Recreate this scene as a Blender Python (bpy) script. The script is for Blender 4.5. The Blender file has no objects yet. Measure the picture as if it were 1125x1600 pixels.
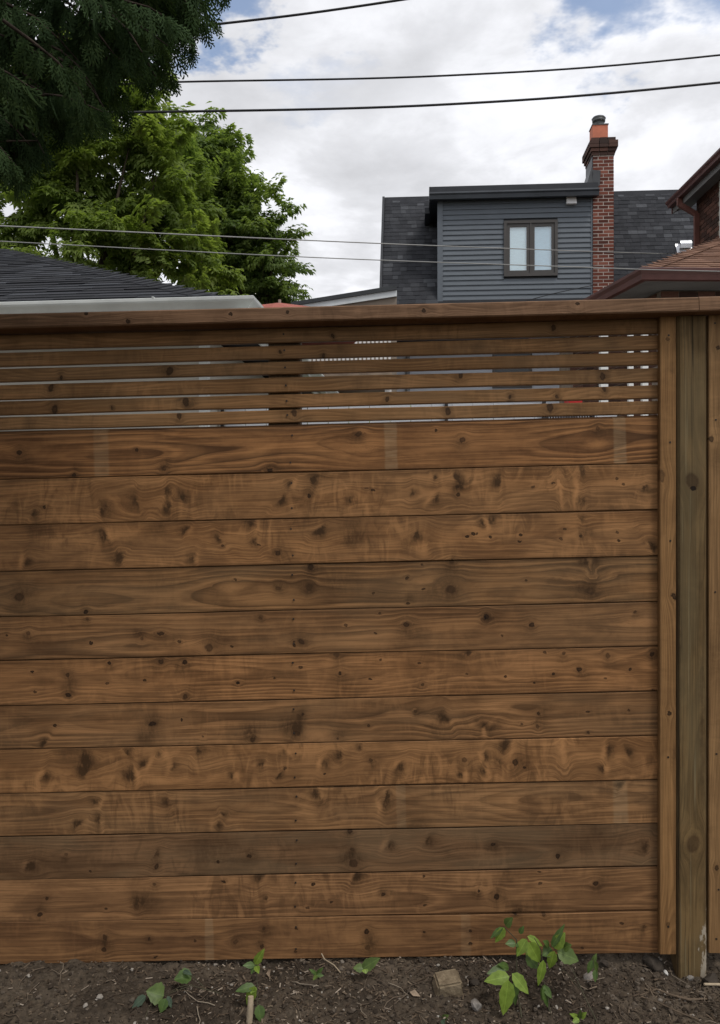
import bpy, bmesh, math, random
import numpy as np
from mathutils import Matrix, Vector, Euler

R = math.radians
random.seed(7)
rng = np.random.default_rng(7)
scene = bpy.context.scene
COL = scene.collection

# ------------------------------------------------------------------ camera, sky, sun, exposure
F = 1310.0            # focal length in photo pixels (photo 1125 x 1600)
CZ = 1.43             # eye height
cam_d = bpy.data.cameras.new('camera'); cam = bpy.data.objects.new('camera', cam_d); COL.objects.link(cam)
cam.location = (0, 0, CZ); cam.rotation_euler = (R(90), 0, 0)
cam_d.sensor_fit = 'VERTICAL'; cam_d.sensor_height = 24; cam_d.lens = 24 * F / 1600
cam_d.clip_start = 0.05; cam_d.clip_end = 3000
scene.camera = cam

SUN_EL, SUN_AZ = 60.0, 135.0      # azimuth from +Y (beyond the fence), negative = left
world = bpy.data.worlds.new('World'); scene.world = world; world.use_nodes = True


def build_world():
    nt = world.node_tree; N = nt.nodes; L = nt.links
    N.clear()
    out = N.new('ShaderNodeOutputWorld'); bg = N.new('ShaderNodeBackground'); bg.inputs['Strength'].default_value = 0.1
    L.new(bg.outputs[0], out.inputs[0])
    sky = N.new('ShaderNodeTexSky'); sky.sky_type = 'NISHITA'; sky.sun_disc = False
    sky.sun_elevation = R(SUN_EL); sky.sun_rotation = R(SUN_AZ)
    tc = N.new('ShaderNodeTexCoord'); sep = N.new('ShaderNodeSeparateXYZ'); L.new(tc.outputs['Generated'], sep.inputs[0])

    def math_(op, a, b=None, c=None):
        m = N.new('ShaderNodeMath'); m.operation = op
        for i, v in enumerate((a, b, c)):
            if v is None: continue
            if isinstance(v, (int, float)): m.inputs[i].default_value = v
            else: L.new(v, m.inputs[i])
        return m.outputs[0]
    z = math_('MAXIMUM', sep.outputs[2], 0.0)
    den = math_('ADD', z, 0.16)
    cx = math_('DIVIDE', sep.outputs[0], den); cy = math_('DIVIDE', sep.outputs[1], den)
    cmb = N.new('ShaderNodeCombineXYZ'); L.new(cx, cmb.inputs[0]); L.new(cy, cmb.inputs[1]); cmb.inputs[2].default_value = 3.7

    def noise(scale, detail, rough, off, dist=0.0):
        mp = N.new('ShaderNodeMapping'); mp.inputs['Location'].default_value = off; L.new(cmb.outputs[0], mp.inputs[0])
        n = N.new('ShaderNodeTexNoise'); n.inputs['Scale'].default_value = scale; n.inputs['Detail'].default_value = detail
        n.inputs['Roughness'].default_value = rough; n.inputs['Distortion'].default_value = dist
        L.new(mp.outputs[0], n.inputs['Vector']); return n.outputs['Fac']

    def ramp(v, a, b, lo, hi):
        m = N.new('ShaderNodeMapRange'); m.interpolation_type = 'SMOOTHSTEP'
        m.inputs[1].default_value = a; m.inputs[2].default_value = b; m.inputs[3].default_value = lo; m.inputs[4].default_value = hi
        L.new(v, m.inputs[0]); return m.outputs[0]
    n1 = noise(1.5, 8, 0.56, (2.3, 0.4, 0), 0.25)
    n2 = noise(4.2, 7, 0.58, (7.1, 3.3, 0), 0.35)
    n3 = noise(0.7, 4, 0.5, (1.1, 8.2, 0))
    # brightness of the cloud layer (units of a sky at strength 0.1): grey bases with brighter lumps on them
    bright = math_('ADD', ramp(n1, 0.40, 0.60, 6.5, 8.3), ramp(n2, 0.36, 0.64, -0.55, 0.5))
    lump = ramp(math_('ADD', n1, math_('MULTIPLY', n2, 0.35)), 0.67, 0.77, 0, 0.75)
    bright = math_('ADD', bright, lump)
    bright = math_('ADD', bright, ramp(n3, 0.35, 0.65, -0.3, 0.3))
    ccol = N.new('ShaderNodeMix'); ccol.data_type = 'RGBA'; ccol.blend_type = 'MULTIPLY'; ccol.inputs[0].default_value = 1
    comb = N.new('ShaderNodeCombineColor'); L.new(bright, comb.inputs[0]); L.new(bright, comb.inputs[1]); L.new(bright, comb.inputs[2])
    L.new(comb.outputs[0], ccol.inputs[6]); ccol.inputs[7].default_value = (0.975, 0.985, 1.03, 1)
    # breaks in the cloud: open blue patches
    cover = None; gate = None
    wn = N.new('ShaderNodeTexNoise'); wn.inputs['Scale'].default_value = 3.2; wn.inputs['Detail'].default_value = 6; wn.inputs['Roughness'].default_value = 0.6; L.new(cmb.outputs[0], wn.inputs['Vector'])
    wa = N.new('ShaderNodeVectorMath'); wa.operation = 'MULTIPLY_ADD'; L.new(wn.outputs['Color'], wa.inputs[0]); wa.inputs[1].default_value = (0.34, 0.34, 0.34)
    wb = N.new('ShaderNodeVectorMath'); wb.operation = 'ADD'; L.new(tc.outputs['Generated'], wb.inputs[0]); wb.inputs[1].default_value = (-0.17, -0.17, -0.17); L.new(wb.outputs[0], wa.inputs[2])
    wd = N.new('ShaderNodeVectorMath'); wd.operation = 'NORMALIZE'; L.new(wa.outputs[0], wd.inputs[0])
    for (px, py, rad) in ((352, 4, 3.6), (968, -16, 5.7), (1300, -260, 8.0), (500, 130, 2.6)):
        d = Vector(((px - 562.5) / F, 1, -(py - 800) / F)).normalized()
        dp = N.new('ShaderNodeVectorMath'); dp.operation = 'DOT_PRODUCT'; L.new(wd.outputs[0], dp.inputs[0]); dp.inputs[1].default_value = d
        s = ramp(dp.outputs['Value'], math.cos(R(rad * 1.15)), math.cos(R(rad * 0.1)), 0, 1.0 if rad != 2.6 else 0.35)
        cover = s if cover is None else math_('MAXIMUM', cover, s)
        g_ = ramp(dp.outputs['Value'], math.cos(R(rad * 2.1)), math.cos(R(rad * 0.15)), 0, 1.0)
        gate = g_ if gate is None else math_('MAXIMUM', gate, g_)
    cover = ramp(math_('ADD', cover, math_('MULTIPLY', math_('SUBTRACT', n2, 0.5), 0.9)), 0.15, 0.95, 0, 1.0)
    cover = math_('MULTIPLY', cover, ramp(gate, 0.0, 0.8, 0, 0.85))
    mix = N.new('ShaderNodeMix'); mix.data_type = 'RGBA'
    L.new(cover, mix.inputs[0]); L.new(ccol.outputs[2], mix.inputs[6])
    blue = N.new('ShaderNodeMix'); blue.data_type = 'RGBA'; blue.blend_type = 'MULTIPLY'; blue.inputs[0].default_value = 1
    L.new(sky.outputs[0], blue.inputs[6]); blue.inputs[7].default_value = (1.5, 1.5, 1.5, 1)
    L.new(blue.outputs[2], mix.inputs[7])
    L.new(mix.outputs[2], bg.inputs['Color'])


build_world()
sun_d = bpy.data.lights.new('sun', 'SUN'); sun_d.energy = 1.5; sun_d.angle = R(14); sun_d.color = (1.0, 0.95, 0.88)
sun = bpy.data.objects.new('sun', sun_d); COL.objects.link(sun)
sd = Vector((math.sin(R(SUN_AZ)) * math.cos(R(SUN_EL)), math.cos(R(SUN_AZ)) * math.cos(R(SUN_EL)), math.sin(R(SUN_EL))))
sun.rotation_euler = sd.to_track_quat('Z', 'Y').to_euler(); sun.location = sd * 40
vs = scene.view_settings; vs.view_transform = 'Standard'; vs.look = 'None'; vs.exposure = 0.2; vs.gamma = 1; vs.use_curve_mapping = False
scene.cycles.max_bounces = 8; scene.cycles.transparent_max_bounces = 12


# ------------------------------------------------------------------ helpers
def at(px, py, Y):
    return Vector(((px - 562.5) / F * Y, Y, CZ - (py - 800) / F * Y))


ROOTM = {}


def thing(name, label, cat, loc=(0, 0, 0), rotz=0.0, group=None):
    o = bpy.data.objects.new(name, None); COL.objects.link(o)
    o.location = loc; o.rotation_euler = (0, 0, rotz); o.empty_display_size = 0.1
    o['label'] = label; o['category'] = cat
    if group: o['group'] = group
    ROOTM[o.name] = Matrix.LocRotScale(Vector(loc), Euler((0, 0, rotz)), None)
    return o


def tag(o, label, cat, group=None):
    o['label'] = label; o['category'] = cat
    if group: o['group'] = group
    return o


class MB:
    def __init__(s): s.v = []; s.f = []; s.sm = []

    def add(s, vs_, fs, smooth=False):
        b = len(s.v); s.v.extend([tuple(p) for p in vs_]); s.f.extend([tuple(i + b for i in f) for f in fs]); s.sm.extend([smooth] * len(fs))

    def box(s, x0, x1, y0, y1, z0, z1, M=None):
        p = [Vector(c) for c in ((x0, y0, z0), (x1, y0, z0), (x1, y1, z0), (x0, y1, z0), (x0, y0, z1), (x1, y0, z1), (x1, y1, z1), (x0, y1, z1))]
        if M is not None: p = [M @ q for q in p]
        s.add(p, ((0, 3, 2, 1), (4, 5, 6, 7), (0, 1, 5, 4), (1, 2, 6, 5), (2, 3, 7, 6), (3, 0, 4, 7)))

    def hexa(s, p):      # 8 explicit corners, same order as box
        s.add(p, ((0, 3, 2, 1), (4, 5, 6, 7), (0, 1, 5, 4), (1, 2, 6, 5), (2, 3, 7, 6), (3, 0, 4, 7)))

    def prism(s, prof, a, b, M=None, smooth=False):
        """profile of (y,z) points extruded along local x from a to b"""
        n = len(prof)
        p = [Vector((a, y, z)) for y, z in prof] + [Vector((b, y, z)) for y, z in prof]
        if M is not None: p = [M @ q for q in p]
        fs = [(i, (i + 1) % n, n + (i + 1) % n, n + i) for i in range(n)]
        s.add(p, fs, smooth); s.add(p, (tuple(range(n))[::-1], tuple(range(n, 2 * n))))

    def sweep(s, prof, path, up=Vector((0, 0, 1)), scl=None, smooth=False):
        """profile (u,v) swept along path points; u sideways, v along 'up'"""
        pts = [Vector(p) for p in path]; n = len(prof); vv = []
        for k, p in enumerate(pts):
            t = (pts[min(k + 1, len(pts) - 1)] - pts[max(k - 1, 0)]).normalized()
            side = t.cross(up).normalized(); u2 = side.cross(t).normalized(); sc = 1 if scl is None else scl[k]
            vv += [p + side * (u * sc) + u2 * (v * sc) for u, v in prof]
        fs = [(k * n + i, k * n + (i + 1) % n, (k + 1) * n + (i + 1) % n, (k + 1) * n + i) for k in range(len(pts) - 1) for i in range(n)]
        s.add(vv, fs, smooth)
        m = (len(pts) - 1) * n
        s.add(vv[:n] + vv[m:m + n], (tuple(range(n))[::-1], tuple(range(n, 2 * n))))

    def tube(s, path, r, n=8, scl=None):
        up = Vector((0, 0, 1))
        d = (Vector(path[-1]) - Vector(path[0])).normalized()
        if abs(d.z) > 0.9: up = Vector((0, 1, 0))
        s.sweep([(math.cos(2 * math.pi * i / n) * r, math.sin(2 * math.pi * i / n) * r) for i in range(n)], path, up, scl, True)

    def lathe(s, prof, c, n=16):
        vv = []; fs = []
        for r, z in prof:
            vv += [(c[0] + r * math.cos(2 * math.pi * i / n), c[1] + r * math.sin(2 * math.pi * i / n), c[2] + z) for i in range(n)]
        for k in range(len(prof) - 1):
            fs += [(k * n + i, k * n + (i + 1) % n, (k + 1) * n + (i + 1) % n, (k + 1) * n + i) for i in range(n)]
        s.add(vv, fs, True)
        s.add(vv[-n:], [tuple(range(n))])

    def mesh(s, name):
        me = bpy.data.meshes.new(name); me.from_pydata(s.v, [], s.f); me.update()
        me.polygons.foreach_set('use_smooth', s.sm); return me


def link(name, me, m, parent=None, loc=None, rot=None, scl=None):
    o = bpy.data.objects.new(name, me); COL.objects.link(o)
    if m is not None:
        if len(me.materials) == 0: me.materials.append(m)
    if parent is not None: o.parent = parent
    if loc is not None: o.location = loc
    if rot is not None: o.rotation_euler = rot
    if scl is not None: o.scale = scl
    return o


def wobj(name, mb, m, parent=None, kind=None, label=None, root=None):
    """a mesh given in world coordinates, linked under a thing (root's transform is taken off)"""
    me = mb.mesh(name)
    r = root or parent
    if r is not None and r.name in ROOTM: me.transform(ROOTM[r.name].inverted())
    o = link(name, me, m, parent)
    if kind: o['kind'] = kind
    if label: o['label'] = label
    return o


def lobj(name, mb, m, parent=None, kind=None, label=None, **kw):
    o = link(name, mb.mesh(name), m, parent, **kw)
    if kind: o['kind'] = kind
    if label: o['label'] = label
    return o


# ------------------------------------------------------------------ materials
class NT:
    def __init__(s, name):
        s.m = bpy.data.materials.new(name); s.m.use_nodes = True
        s.t = s.m.node_tree; s.N = s.t.nodes; s.L = s.t.links
        s.bsdf = s.N['Principled BSDF']; s.out = s.N['Material Output']

    def new(s, t): return s.N.new(t)

    def set(s, sock, v):
        if isinstance(v, bpy.types.NodeSocket): s.L.new(v, sock)
        elif v is not None: sock.default_value = v

    def math(s, op, a, b=None, clamp=False):
        m = s.new('ShaderNodeMath'); m.operation = op; m.use_clamp = clamp
        s.set(m.inputs[0], a); s.set(m.inputs[1], b); return m.outputs[0]

    def noise(s, vec, scale=(1, 1, 1), sc=1.0, detail=3, rough=0.5, off=(0, 0, 0), dist=0.0, color=False):
        mp = s.new('ShaderNodeMapping'); mp.inputs['Scale'].default_value = scale; mp.inputs['Location'].default_value = off
        s.L.new(vec, mp.inputs[0])
        n = s.new('ShaderNodeTexNoise'); n.inputs['Scale'].default_value = sc; n.inputs['Detail'].default_value = detail
        n.inputs['Roughness'].default_value = rough; n.inputs['Distortion'].default_value = dist
        s.L.new(mp.outputs[0], n.inputs['Vector']); return n.outputs['Color' if color else 'Fac']

    def rng(s, v, a, b, lo=0.0, hi=1.0, smooth=True):
        m = s.new('ShaderNodeMapRange'); m.interpolation_type = 'SMOOTHSTEP' if smooth else 'LINEAR'
        s.set(m.inputs[0], v)
        for i, q in enumerate((a, b, lo, hi)): m.inputs[i + 1].default_value = q
        return m.outputs[0]

    def mix(s, f, a, b, mode='MIX'):
        m = s.new('ShaderNodeMix'); m.data_type = 'RGBA'; m.blend_type = mode
        s.set(m.inputs[0], f)
        for i, c in ((6, a), (7, b)):
            if isinstance(c, (tuple, list)): c = tuple(c)[:3] + (1,)
            s.set(m.inputs[i], c)
        return m.outputs[2]

    def ramp(s, f, stops):
        r = s.new('ShaderNodeValToRGB'); e = r.color_ramp.elements
        while len(e) < len(stops): e.new(0.5)
        for k, (p, c) in enumerate(stops): e[k].position = p; e[k].color = tuple(c) + (1,)
        s.set(r.inputs[0], f); return r.outputs[0]

    def bump(s, h, strength=0.3, dist=0.002):
        b = s.new('ShaderNodeBump'); b.inputs['Strength'].default_value = strength; b.inputs['Distance'].default_value = dist
        s.set(b.inputs['Height'], h); s.L.new(b.outputs[0], s.bsdf.inputs['Normal'])

    def fin(s, col, rough=0.7, spec=0.3, metal=0.0):
        s.set(s.bsdf.inputs['Base Color'], col if not isinstance(col, (tuple, list)) else tuple(col)[:3] + (1,))
        s.set(s.bsdf.inputs['Roughness'], rough); s.set(s.bsdf.inputs['Specular IOR Level'], spec); s.set(s.bsdf.inputs['Metallic'], metal)
        return s.m

    def obj(s): return s.new('ShaderNodeTexCoord').outputs['Object']

    def rand(s): return s.new('ShaderNodeObjectInfo').outputs['Random']

    def island(s): return s.new('ShaderNodeNewGeometry').outputs['Random Per Island']


def plain(name, c, rough=0.6, var=0.25, sc=6.0, spec=0.3, metal=0.0, bump=0.0, bsc=80.0, scale=(1, 1, 1)):
    n = NT(name); o = n.obj()
    a = n.noise(o, scale, sc, 5, 0.6)
    col = n.mix(n.rng(a, 0.3, 0.7), [q * (1 - var) for q in c], [min(1, q * (1 + var)) for q in c])
    if bump: n.bump(n.noise(o, (1, 1, 1), bsc, 3), bump, 0.004)
    return n.fin(col, n.rng(a, 0.2, 0.8, rough - 0.08, rough + 0.08), spec, metal)


def shingle_mat(name, stops, gran=0.25):
    n = NT(name); o = n.obj()
    c = n.ramp(n.math('FRACT', n.math('ADD', n.rand(), n.island())), stops)
    g = n.noise(o, (1, 1, 1), 260, 2, 0.7)
    w = n.noise(o, (1, 1, 1), 9, 4, 0.6)
    c = n.mix(1.0, c, n.ramp(g, ((0.25, (1 - gran * 1.6,) * 3), (0.75, (1 + gran,) * 3))), 'MULTIPLY')
    c = n.mix(1.0, c, n.ramp(w, ((0.3, (0.8,) * 3), (0.7, (1.1,) * 3))), 'MULTIPLY')
    n.bump(g, 0.5, 0.003)
    return n.fin(c, 0.9, 0.2)


def brick_mat(name, stops):
    n = NT(name); o = n.obj()
    c = n.ramp(n.math('FRACT', n.math('ADD', n.rand(), n.island())), stops)
    g = n.noise(o, (1, 1, 1), 38, 4, 0.65)
    c = n.mix(1.0, c, n.ramp(g, ((0.25, (0.68,) * 3), (0.75, (1.22,) * 3))), 'MULTIPLY')
    n.bump(n.noise(o, (1, 1, 1), 120, 3), 0.4, 0.003)
    return n.fin(c, 0.88, 0.2)


def leaf_mat(name, stops, trans=0.35, rough=0.45, both=True):
    n = NT(name)
    geo = n.island()
    rnd = n.math('ADD', n.math('MULTIPLY', n.rand(), 0.6), n.math('MULTIPLY', geo, 0.4))
    c = n.ramp(rnd, stops)
    n.fin(c, rough, 0.15)
    tr = n.new('ShaderNodeBsdfTranslucent'); n.L.new(n.mix(1.0, c, (1.2, 1.25, 0.6), 'MULTIPLY'), tr.inputs[0])
    mx = n.new('ShaderNodeMixShader'); mx.inputs[0].default_value = trans
    n.L.new(n.bsdf.outputs[0], mx.inputs[1]); n.L.new(tr.outputs[0], mx.inputs[2]); n.L.new(mx.outputs[0], n.out.inputs[0])
    return n.m


# ---- wood with knots: node group evaluated once per knot
def knot_group():
    g = bpy.data.node_groups.new('knot', 'ShaderNodeTree')
    I = g.interface
    for nm, ty in (('Skew', 'NodeSocketFloat'), ('P', 'NodeSocketVector'), ('C', 'NodeSocketVector'), ('Angle', 'NodeSocketFloat'), ('S', 'NodeSocketVector'),
                   ('Core', 'NodeSocketFloat'), ('Halo', 'NodeSocketFloat'), ('Warp', 'NodeSocketFloat'), ('DarkIn', 'NodeSocketFloat'),
                   ('SmIn', 'NodeSocketFloat'), ('WarpIn', 'NodeSocketFloat')):
        I.new_socket(nm, in_out='INPUT', socket_type=ty)
    for nm in ('Dark', 'Sm', 'WarpOut'): I.new_socket(nm, in_out='OUTPUT', socket_type='NodeSocketFloat')
    I.new_socket('PO', in_out='OUTPUT', socket_type='NodeSocketVector')
    N = g.nodes; L = g.links
    gi = N.new('NodeGroupInput'); go = N.new('NodeGroupOutput')
    sub = N.new('ShaderNodeVectorMath'); sub.operation = 'SUBTRACT'; L.new(gi.outputs['P'], sub.inputs[0]); L.new(gi.outputs['C'], sub.inputs[1])
    rot = N.new('ShaderNodeVectorRotate'); rot.rotation_type = 'Y_AXIS'; L.new(sub.outputs[0], rot.inputs['Vector']); L.new(gi.outputs['Angle'], rot.inputs['Angle'])
    mul = N.new('ShaderNodeVectorMath'); mul.operation = 'MULTIPLY'; L.new(rot.outputs[0], mul.inputs[0]); L.new(gi.outputs['S'], mul.inputs[1])

    def m(op, a, b=None):
        n = N.new('ShaderNodeMath'); n.operation = op
        for i, v in enumerate((a, b)):
            if v is None: continue
            if isinstance(v, (int, float)): n.inputs[i].default_value = v
            else: L.new(v, n.inputs[i])
        return n.outputs[0]

    def mr(v, a, b, lo, hi):
        n = N.new('ShaderNodeMapRange'); n.interpolation_type = 'SMOOTHSTEP'; L.new(v, n.inputs[0])
        for i, k in enumerate((a, b, lo, hi)): n.inputs[i + 1].default_value = k
        return n.outputs[0]
    s3 = N.new('ShaderNodeSeparateXYZ'); L.new(mul.outputs[0], s3.inputs[0])
    xs = m('ADD', s3.outputs[0], m('MULTIPLY', m('ABSOLUTE', s3.outputs[0]), gi.outputs['Skew']))
    q = m('SQRT', m('ADD', m('MULTIPLY', xs, xs), m('MULTIPLY', s3.outputs[2], s3.outputs[2])))
    core = m('MULTIPLY', mr(q, 0.75, 1.25, 1, 0), mr(q, 0.3, 0.95, 0.8, 1.0))
    q2 = m('MULTIPLY', q, q)
    halo = m('POWER', 2.718, m('MULTIPLY', q2, -0.75))
    wide = m('POWER', 2.718, m('MULTIPLY', q2, -0.13))
    o1 = m('ADD', gi.outputs['DarkIn'], m('MULTIPLY', core, gi.outputs['Core'])); L.new(o1, go.inputs['Dark'])
    o2 = m('ADD', gi.outputs['SmIn'], m('MULTIPLY', halo, gi.outputs['Halo'])); L.new(o2, go.inputs['Sm'])
    sz = N.new('ShaderNodeSeparateXYZ'); L.new(sub.outputs[0], sz.inputs[0])
    o3 = m('SUBTRACT', gi.outputs['WarpIn'], m('MULTIPLY', m('MULTIPLY', sz.outputs[2], wide), gi.outputs['Warp'])); L.new(o3, go.inputs['WarpOut'])
    # the unused y axis carries the sums along, so that the chain of knots is worked through one after another
    cb = N.new('ShaderNodeCombineXYZ'); L.new(m('ADD', m('ADD', o1, o2), o3), cb.inputs[1])
    pa = N.new('ShaderNodeVectorMath'); pa.operation = 'ADD'; L.new(gi.outputs['P'], pa.inputs[0]); L.new(cb.outputs[0], pa.inputs[1]); L.new(pa.outputs[0], go.inputs['PO'])
    return g


KNOT = knot_group()


def wood(name, light, dark, elems=(), bands=(), seed=0, ringf=170.0, z0=0.03, ringk=0.4, blotk=0.45, grey=0.0, greycol=(0.165, 0.122, 0.070), tint=1.0, paint=None, halfh=0.07, edge=0.35, curlk=1.0, cracks=0.0):
    """elems: (x, z, rx, rz, angle, core, halo, warp) in metres of the board's own axes; bands: (x, halfwidth, strength)"""
    n = NT(name); P = n.obj()
    off = n.new('ShaderNodeVectorMath'); off.operation = 'ADD'; n.L.new(P, off.inputs[0]); off.inputs[1].default_value = (seed * 3.17, seed * 1.31, seed * 2.03)
    W = off.outputs[0]
    # irregular coordinates: a little for knots, a lot for smudges
    def warped(terms):
        cur = P
        for (sc_, amp, stretch) in terms:
            nc = n.noise(W, stretch, sc_, 2, 0.6, color=True)
            ma = n.new('ShaderNodeVectorMath'); ma.operation = 'MULTIPLY_ADD'; n.L.new(nc, ma.inputs[0]); ma.inputs[1].default_value = (amp, 0, amp)
            ad = n.new('ShaderNodeVectorMath'); ad.operation = 'ADD'; n.L.new(cur, ad.inputs[0]); ad.inputs[1].default_value = (-amp / 2, 0, -amp / 2)
            n.L.new(ad.outputs[0], ma.inputs[2]); cur = ma.outputs[0]
        return cur
    D = S = Wp = None; pc = None
    knots = [e for e in elems if e[5] > 0]; smud = [e for e in elems if e[5] <= 0]
    for grp, terms in ((knots, ((60, 0.011, (1, 1, 1)), (170, 0.006, (1, 1, 1)))), (smud, ((26, 0.020, (1, 1, 1)), (90, 0.010, (0.6, 1, 1.4))))):
        if not grp: continue
        start = warped(terms)
        if pc is not None:
            keep = n.new('ShaderNodeVectorMath'); keep.operation = 'MULTIPLY'; n.L.new(pc, keep.inputs[0]); keep.inputs[1].default_value = (0, 1, 0)
            a2 = n.new('ShaderNodeVectorMath'); a2.operation = 'ADD'; n.L.new(start, a2.inputs[0]); n.L.new(keep.outputs[0], a2.inputs[1]); start = a2.outputs[0]
        pc = start
        for (x, z, rx, rz, a, core, halo, warp, *sk) in grp:
            g = n.new('ShaderNodeGroup'); g.node_tree = KNOT
            n.L.new(pc, g.inputs['P']); g.inputs['C'].default_value = (x, 0, z); g.inputs['Angle'].default_value = a
            g.inputs['S'].default_value = (1 / rx, 0, 1 / rz); g.inputs['Skew'].default_value = sk[0] if sk else 0.0
            g.inputs['Core'].default_value = core; g.inputs['Halo'].default_value = halo; g.inputs['Warp'].default_value = warp
            for nm, v in (('DarkIn', D), ('SmIn', S), ('WarpIn', Wp)):
                if v is None: g.inputs[nm].default_value = 0.0
                else: n.L.new(v, g.inputs[nm])
            D, S, Wp, pc = g.outputs[0], g.outputs[1], g.outputs[2], g.outputs[3]
    sep = n.new('ShaderNodeSeparateXYZ'); n.L.new(P, sep.inputs[0])
    zz = sep.outputs[2]
    if Wp is not None: zz = n.math('ADD', zz, Wp)
    cw = n.new('ShaderNodeCombineXYZ'); n.L.new(sep.outputs[0], cw.inputs[0]); n.L.new(sep.outputs[1], cw.inputs[1]); n.set(cw.inputs[2], zz)
    o2 = n.new('ShaderNodeVectorMath'); o2.operation = 'ADD'; n.L.new(cw.outputs[0], o2.inputs[0]); o2.inputs[1].default_value = (seed * 3.17, seed * 1.31, seed * 2.03)
    WF = o2.outputs[0]
    n1 = n.noise(W, (1.1, 1, 7), 1.0, 3, 0.5)
    v = n.math('ADD', n.math('SUBTRACT', zz, z0), n.math('MULTIPLY', n.math('SUBTRACT', n1, 0.5), 0.085))
    c = n.math('MULTIPLY', n.noise(W, (0.9, 0, 0), 1.0, 2), 0.11)
    rr = n.math('SQRT', n.math('ADD', n.math('MULTIPLY', v, v), n.math('MULTIPLY', c, c)))
    rr = n.math('ADD', rr, n.math('MULTIPLY', sep.outputs[1], 0.8))
    ring = n.math('FRACT', n.math('MULTIPLY', rr, ringf))
    prof = n.math('MULTIPLY', n.math('POWER', ring, 3.2), n.rng(ring, 0.93, 1.0, 1, 0))
    vis = n.rng(n.noise(W, (1.6, 1, 9), 1.0, 3), 0.33, 0.62, 0.2, 1.0)
    prof = n.math('MULTIPLY', prof, vis)
    fib = n.noise(WF, (3.2, 30, 190), 1.0, 4, 0.72)
    blot = n.noise(W, (6.5, 3, 15), 1.0, 4, 0.6, dist=0.4)
    blot2 = n.noise(WF, (1.3, 1, 30), 1.0, 3, 0.55)
    curl = n.noise(W, (21, 3, 7), 1.0, 3, 0.55, dist=1.9)
    col = n.mix(n.math('MULTIPLY', n.rng(blot, 0.38, 0.66), blotk), light, dark)
    col = n.mix(n.math('MULTIPLY', n.rng(blot2, 0.44, 0.62), 0.45), col, dark)
    col = n.mix(n.math('MULTIPLY', prof, ringk), col, [q * 0.45 for q in dark])
    pale = n.math('MULTIPLY', n.math('MULTIPLY', n.rng(ring, 0.05, 0.22, 0, 1), n.rng(ring, 0.22, 0.5, 1, 0)), vis)
    col = n.mix(n.math('MULTIPLY', pale, ringk * 0.55), col, [q * 1.45 for q in light])
    col = n.mix(n.math('MULTIPLY', n.rng(fib, 0.44, 0.64), 0.50), col, [q * 0.6 for q in dark])
    cgate = n.rng(n.noise(W, (4, 1, 6), 1.0, 2), 0.42, 0.62)
    col = n.mix(n.math('MULTIPLY', n.math('MULTIPLY', n.rng(curl, 0.50, 0.66), cgate), 0.30 * curlk), col, [q * 1.35 for q in light])
    col = n.mix(n.math('MULTIPLY', n.math('MULTIPLY', n.rng(curl, 0.48, 0.34), cgate), 0.42 * curlk), col, [q * 0.62 for q in dark])
    if grey:
        col = n.mix(n.math('MULTIPLY', n.rng(n.noise(W, (2.2, 1, 9), 1.0, 4, 0.6), 0.4, 0.62), grey), col, greycol)
    if cracks:
        ck = n.noise(W, (0.9, 1, 75), 1.0, 3, 0.6); ck2 = n.noise(W, (1.6, 1, 130), 1.0, 2, 0.6)
        col = n.mix(n.math('MULTIPLY', n.rng(ck, 0.60, 0.66), cracks), col, (0.018, 0.013, 0.007))
        col = n.mix(n.math('MULTIPLY', n.rng(ck2, 0.62, 0.68), cracks * 0.55), col, (0.26, 0.22, 0.13))
    if S is not None:
        sm = n.math('MULTIPLY', S, n.rng(n.noise(W, (95, 10, 42), 1.0, 3, 0.6, dist=0.6), 0.30, 0.62, 0.65, 1.15))
        col = n.mix(n.math('MINIMUM', sm, 0.9), col, (0.040, 0.021, 0.009))
        # pale curl in the grain just beside the dark smudge
        col = n.mix(n.math('MINIMUM', n.math('MAXIMUM', n.math('MULTIPLY', S, -1.0), 0.0), 0.8), col, [q * 1.5 for q in light])
    # dirt gathered along the edges of the board
    if edge:
        e = n.rng(n.math('ADD', n.math('ABSOLUTE', sep.outputs[2]), n.math('MULTIPLY', n.noise(W, (9, 1, 1), 1.0, 3), 0.012)), halfh - 0.006, halfh + 0.008)
        col = n.mix(n.math('MULTIPLY', e, edge), col, (0.05, 0.03, 0.016))
    for (x, hw, st) in bands:
        bx = n.math('ADD', n.math('ABSOLUTE', n.math('SUBTRACT', sep.outputs[0], x)), n.math('MULTIPLY', n.math('SUBTRACT', n.noise(W, (3, 1, 30), 1.0, 2), 0.5), 0.006))
        bm_ = n.math('MULTIPLY', n.rng(bx, hw * 0.75, hw * 1.15, 1, 0), n.math('MULTIPLY', n.rng(fib, 0.3, 0.7, st, st * 0.4), n.rng(blot, 0.35, 0.65, 1.1, 0.55)))
        col = n.mix(bm_, col, (0.36, 0.27, 0.16))
    if D is not None:
        kc = n.ramp(n.math('MINIMUM', D, 1.0), ((0, (0.05, 0.026, 0.012)), (0.6, (0.034, 0.017, 0.008)), (1.0, (0.010, 0.006, 0.004))))
        col = n.mix(n.math('MINIMUM', n.math('MULTIPLY', D, 1.15), 0.95), col, kc)
    if tint != 1.0: col = n.mix(1.0, col, (tint, tint, tint), 'MULTIPLY')
    if paint:
        x0, x1, strength = paint   # splashed pale concrete or paint towards the foot (local x runs down the post)
        ax = n.rng(sep.outputs[0], x0, x1)
        sp = n.noise(W, (26, 60, 75), 1.0, 5, 0.7)
        side = n.rng(sep.outputs[2], -0.035, 0.06, 0.0, 1.0)
        msk = n.rng(n.math('ADD', n.math('MULTIPLY', n.math('MULTIPLY', ax, side), strength), sp), 0.84, 0.92)
        col = n.mix(msk, col, (0.36, 0.31, 0.24))
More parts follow.
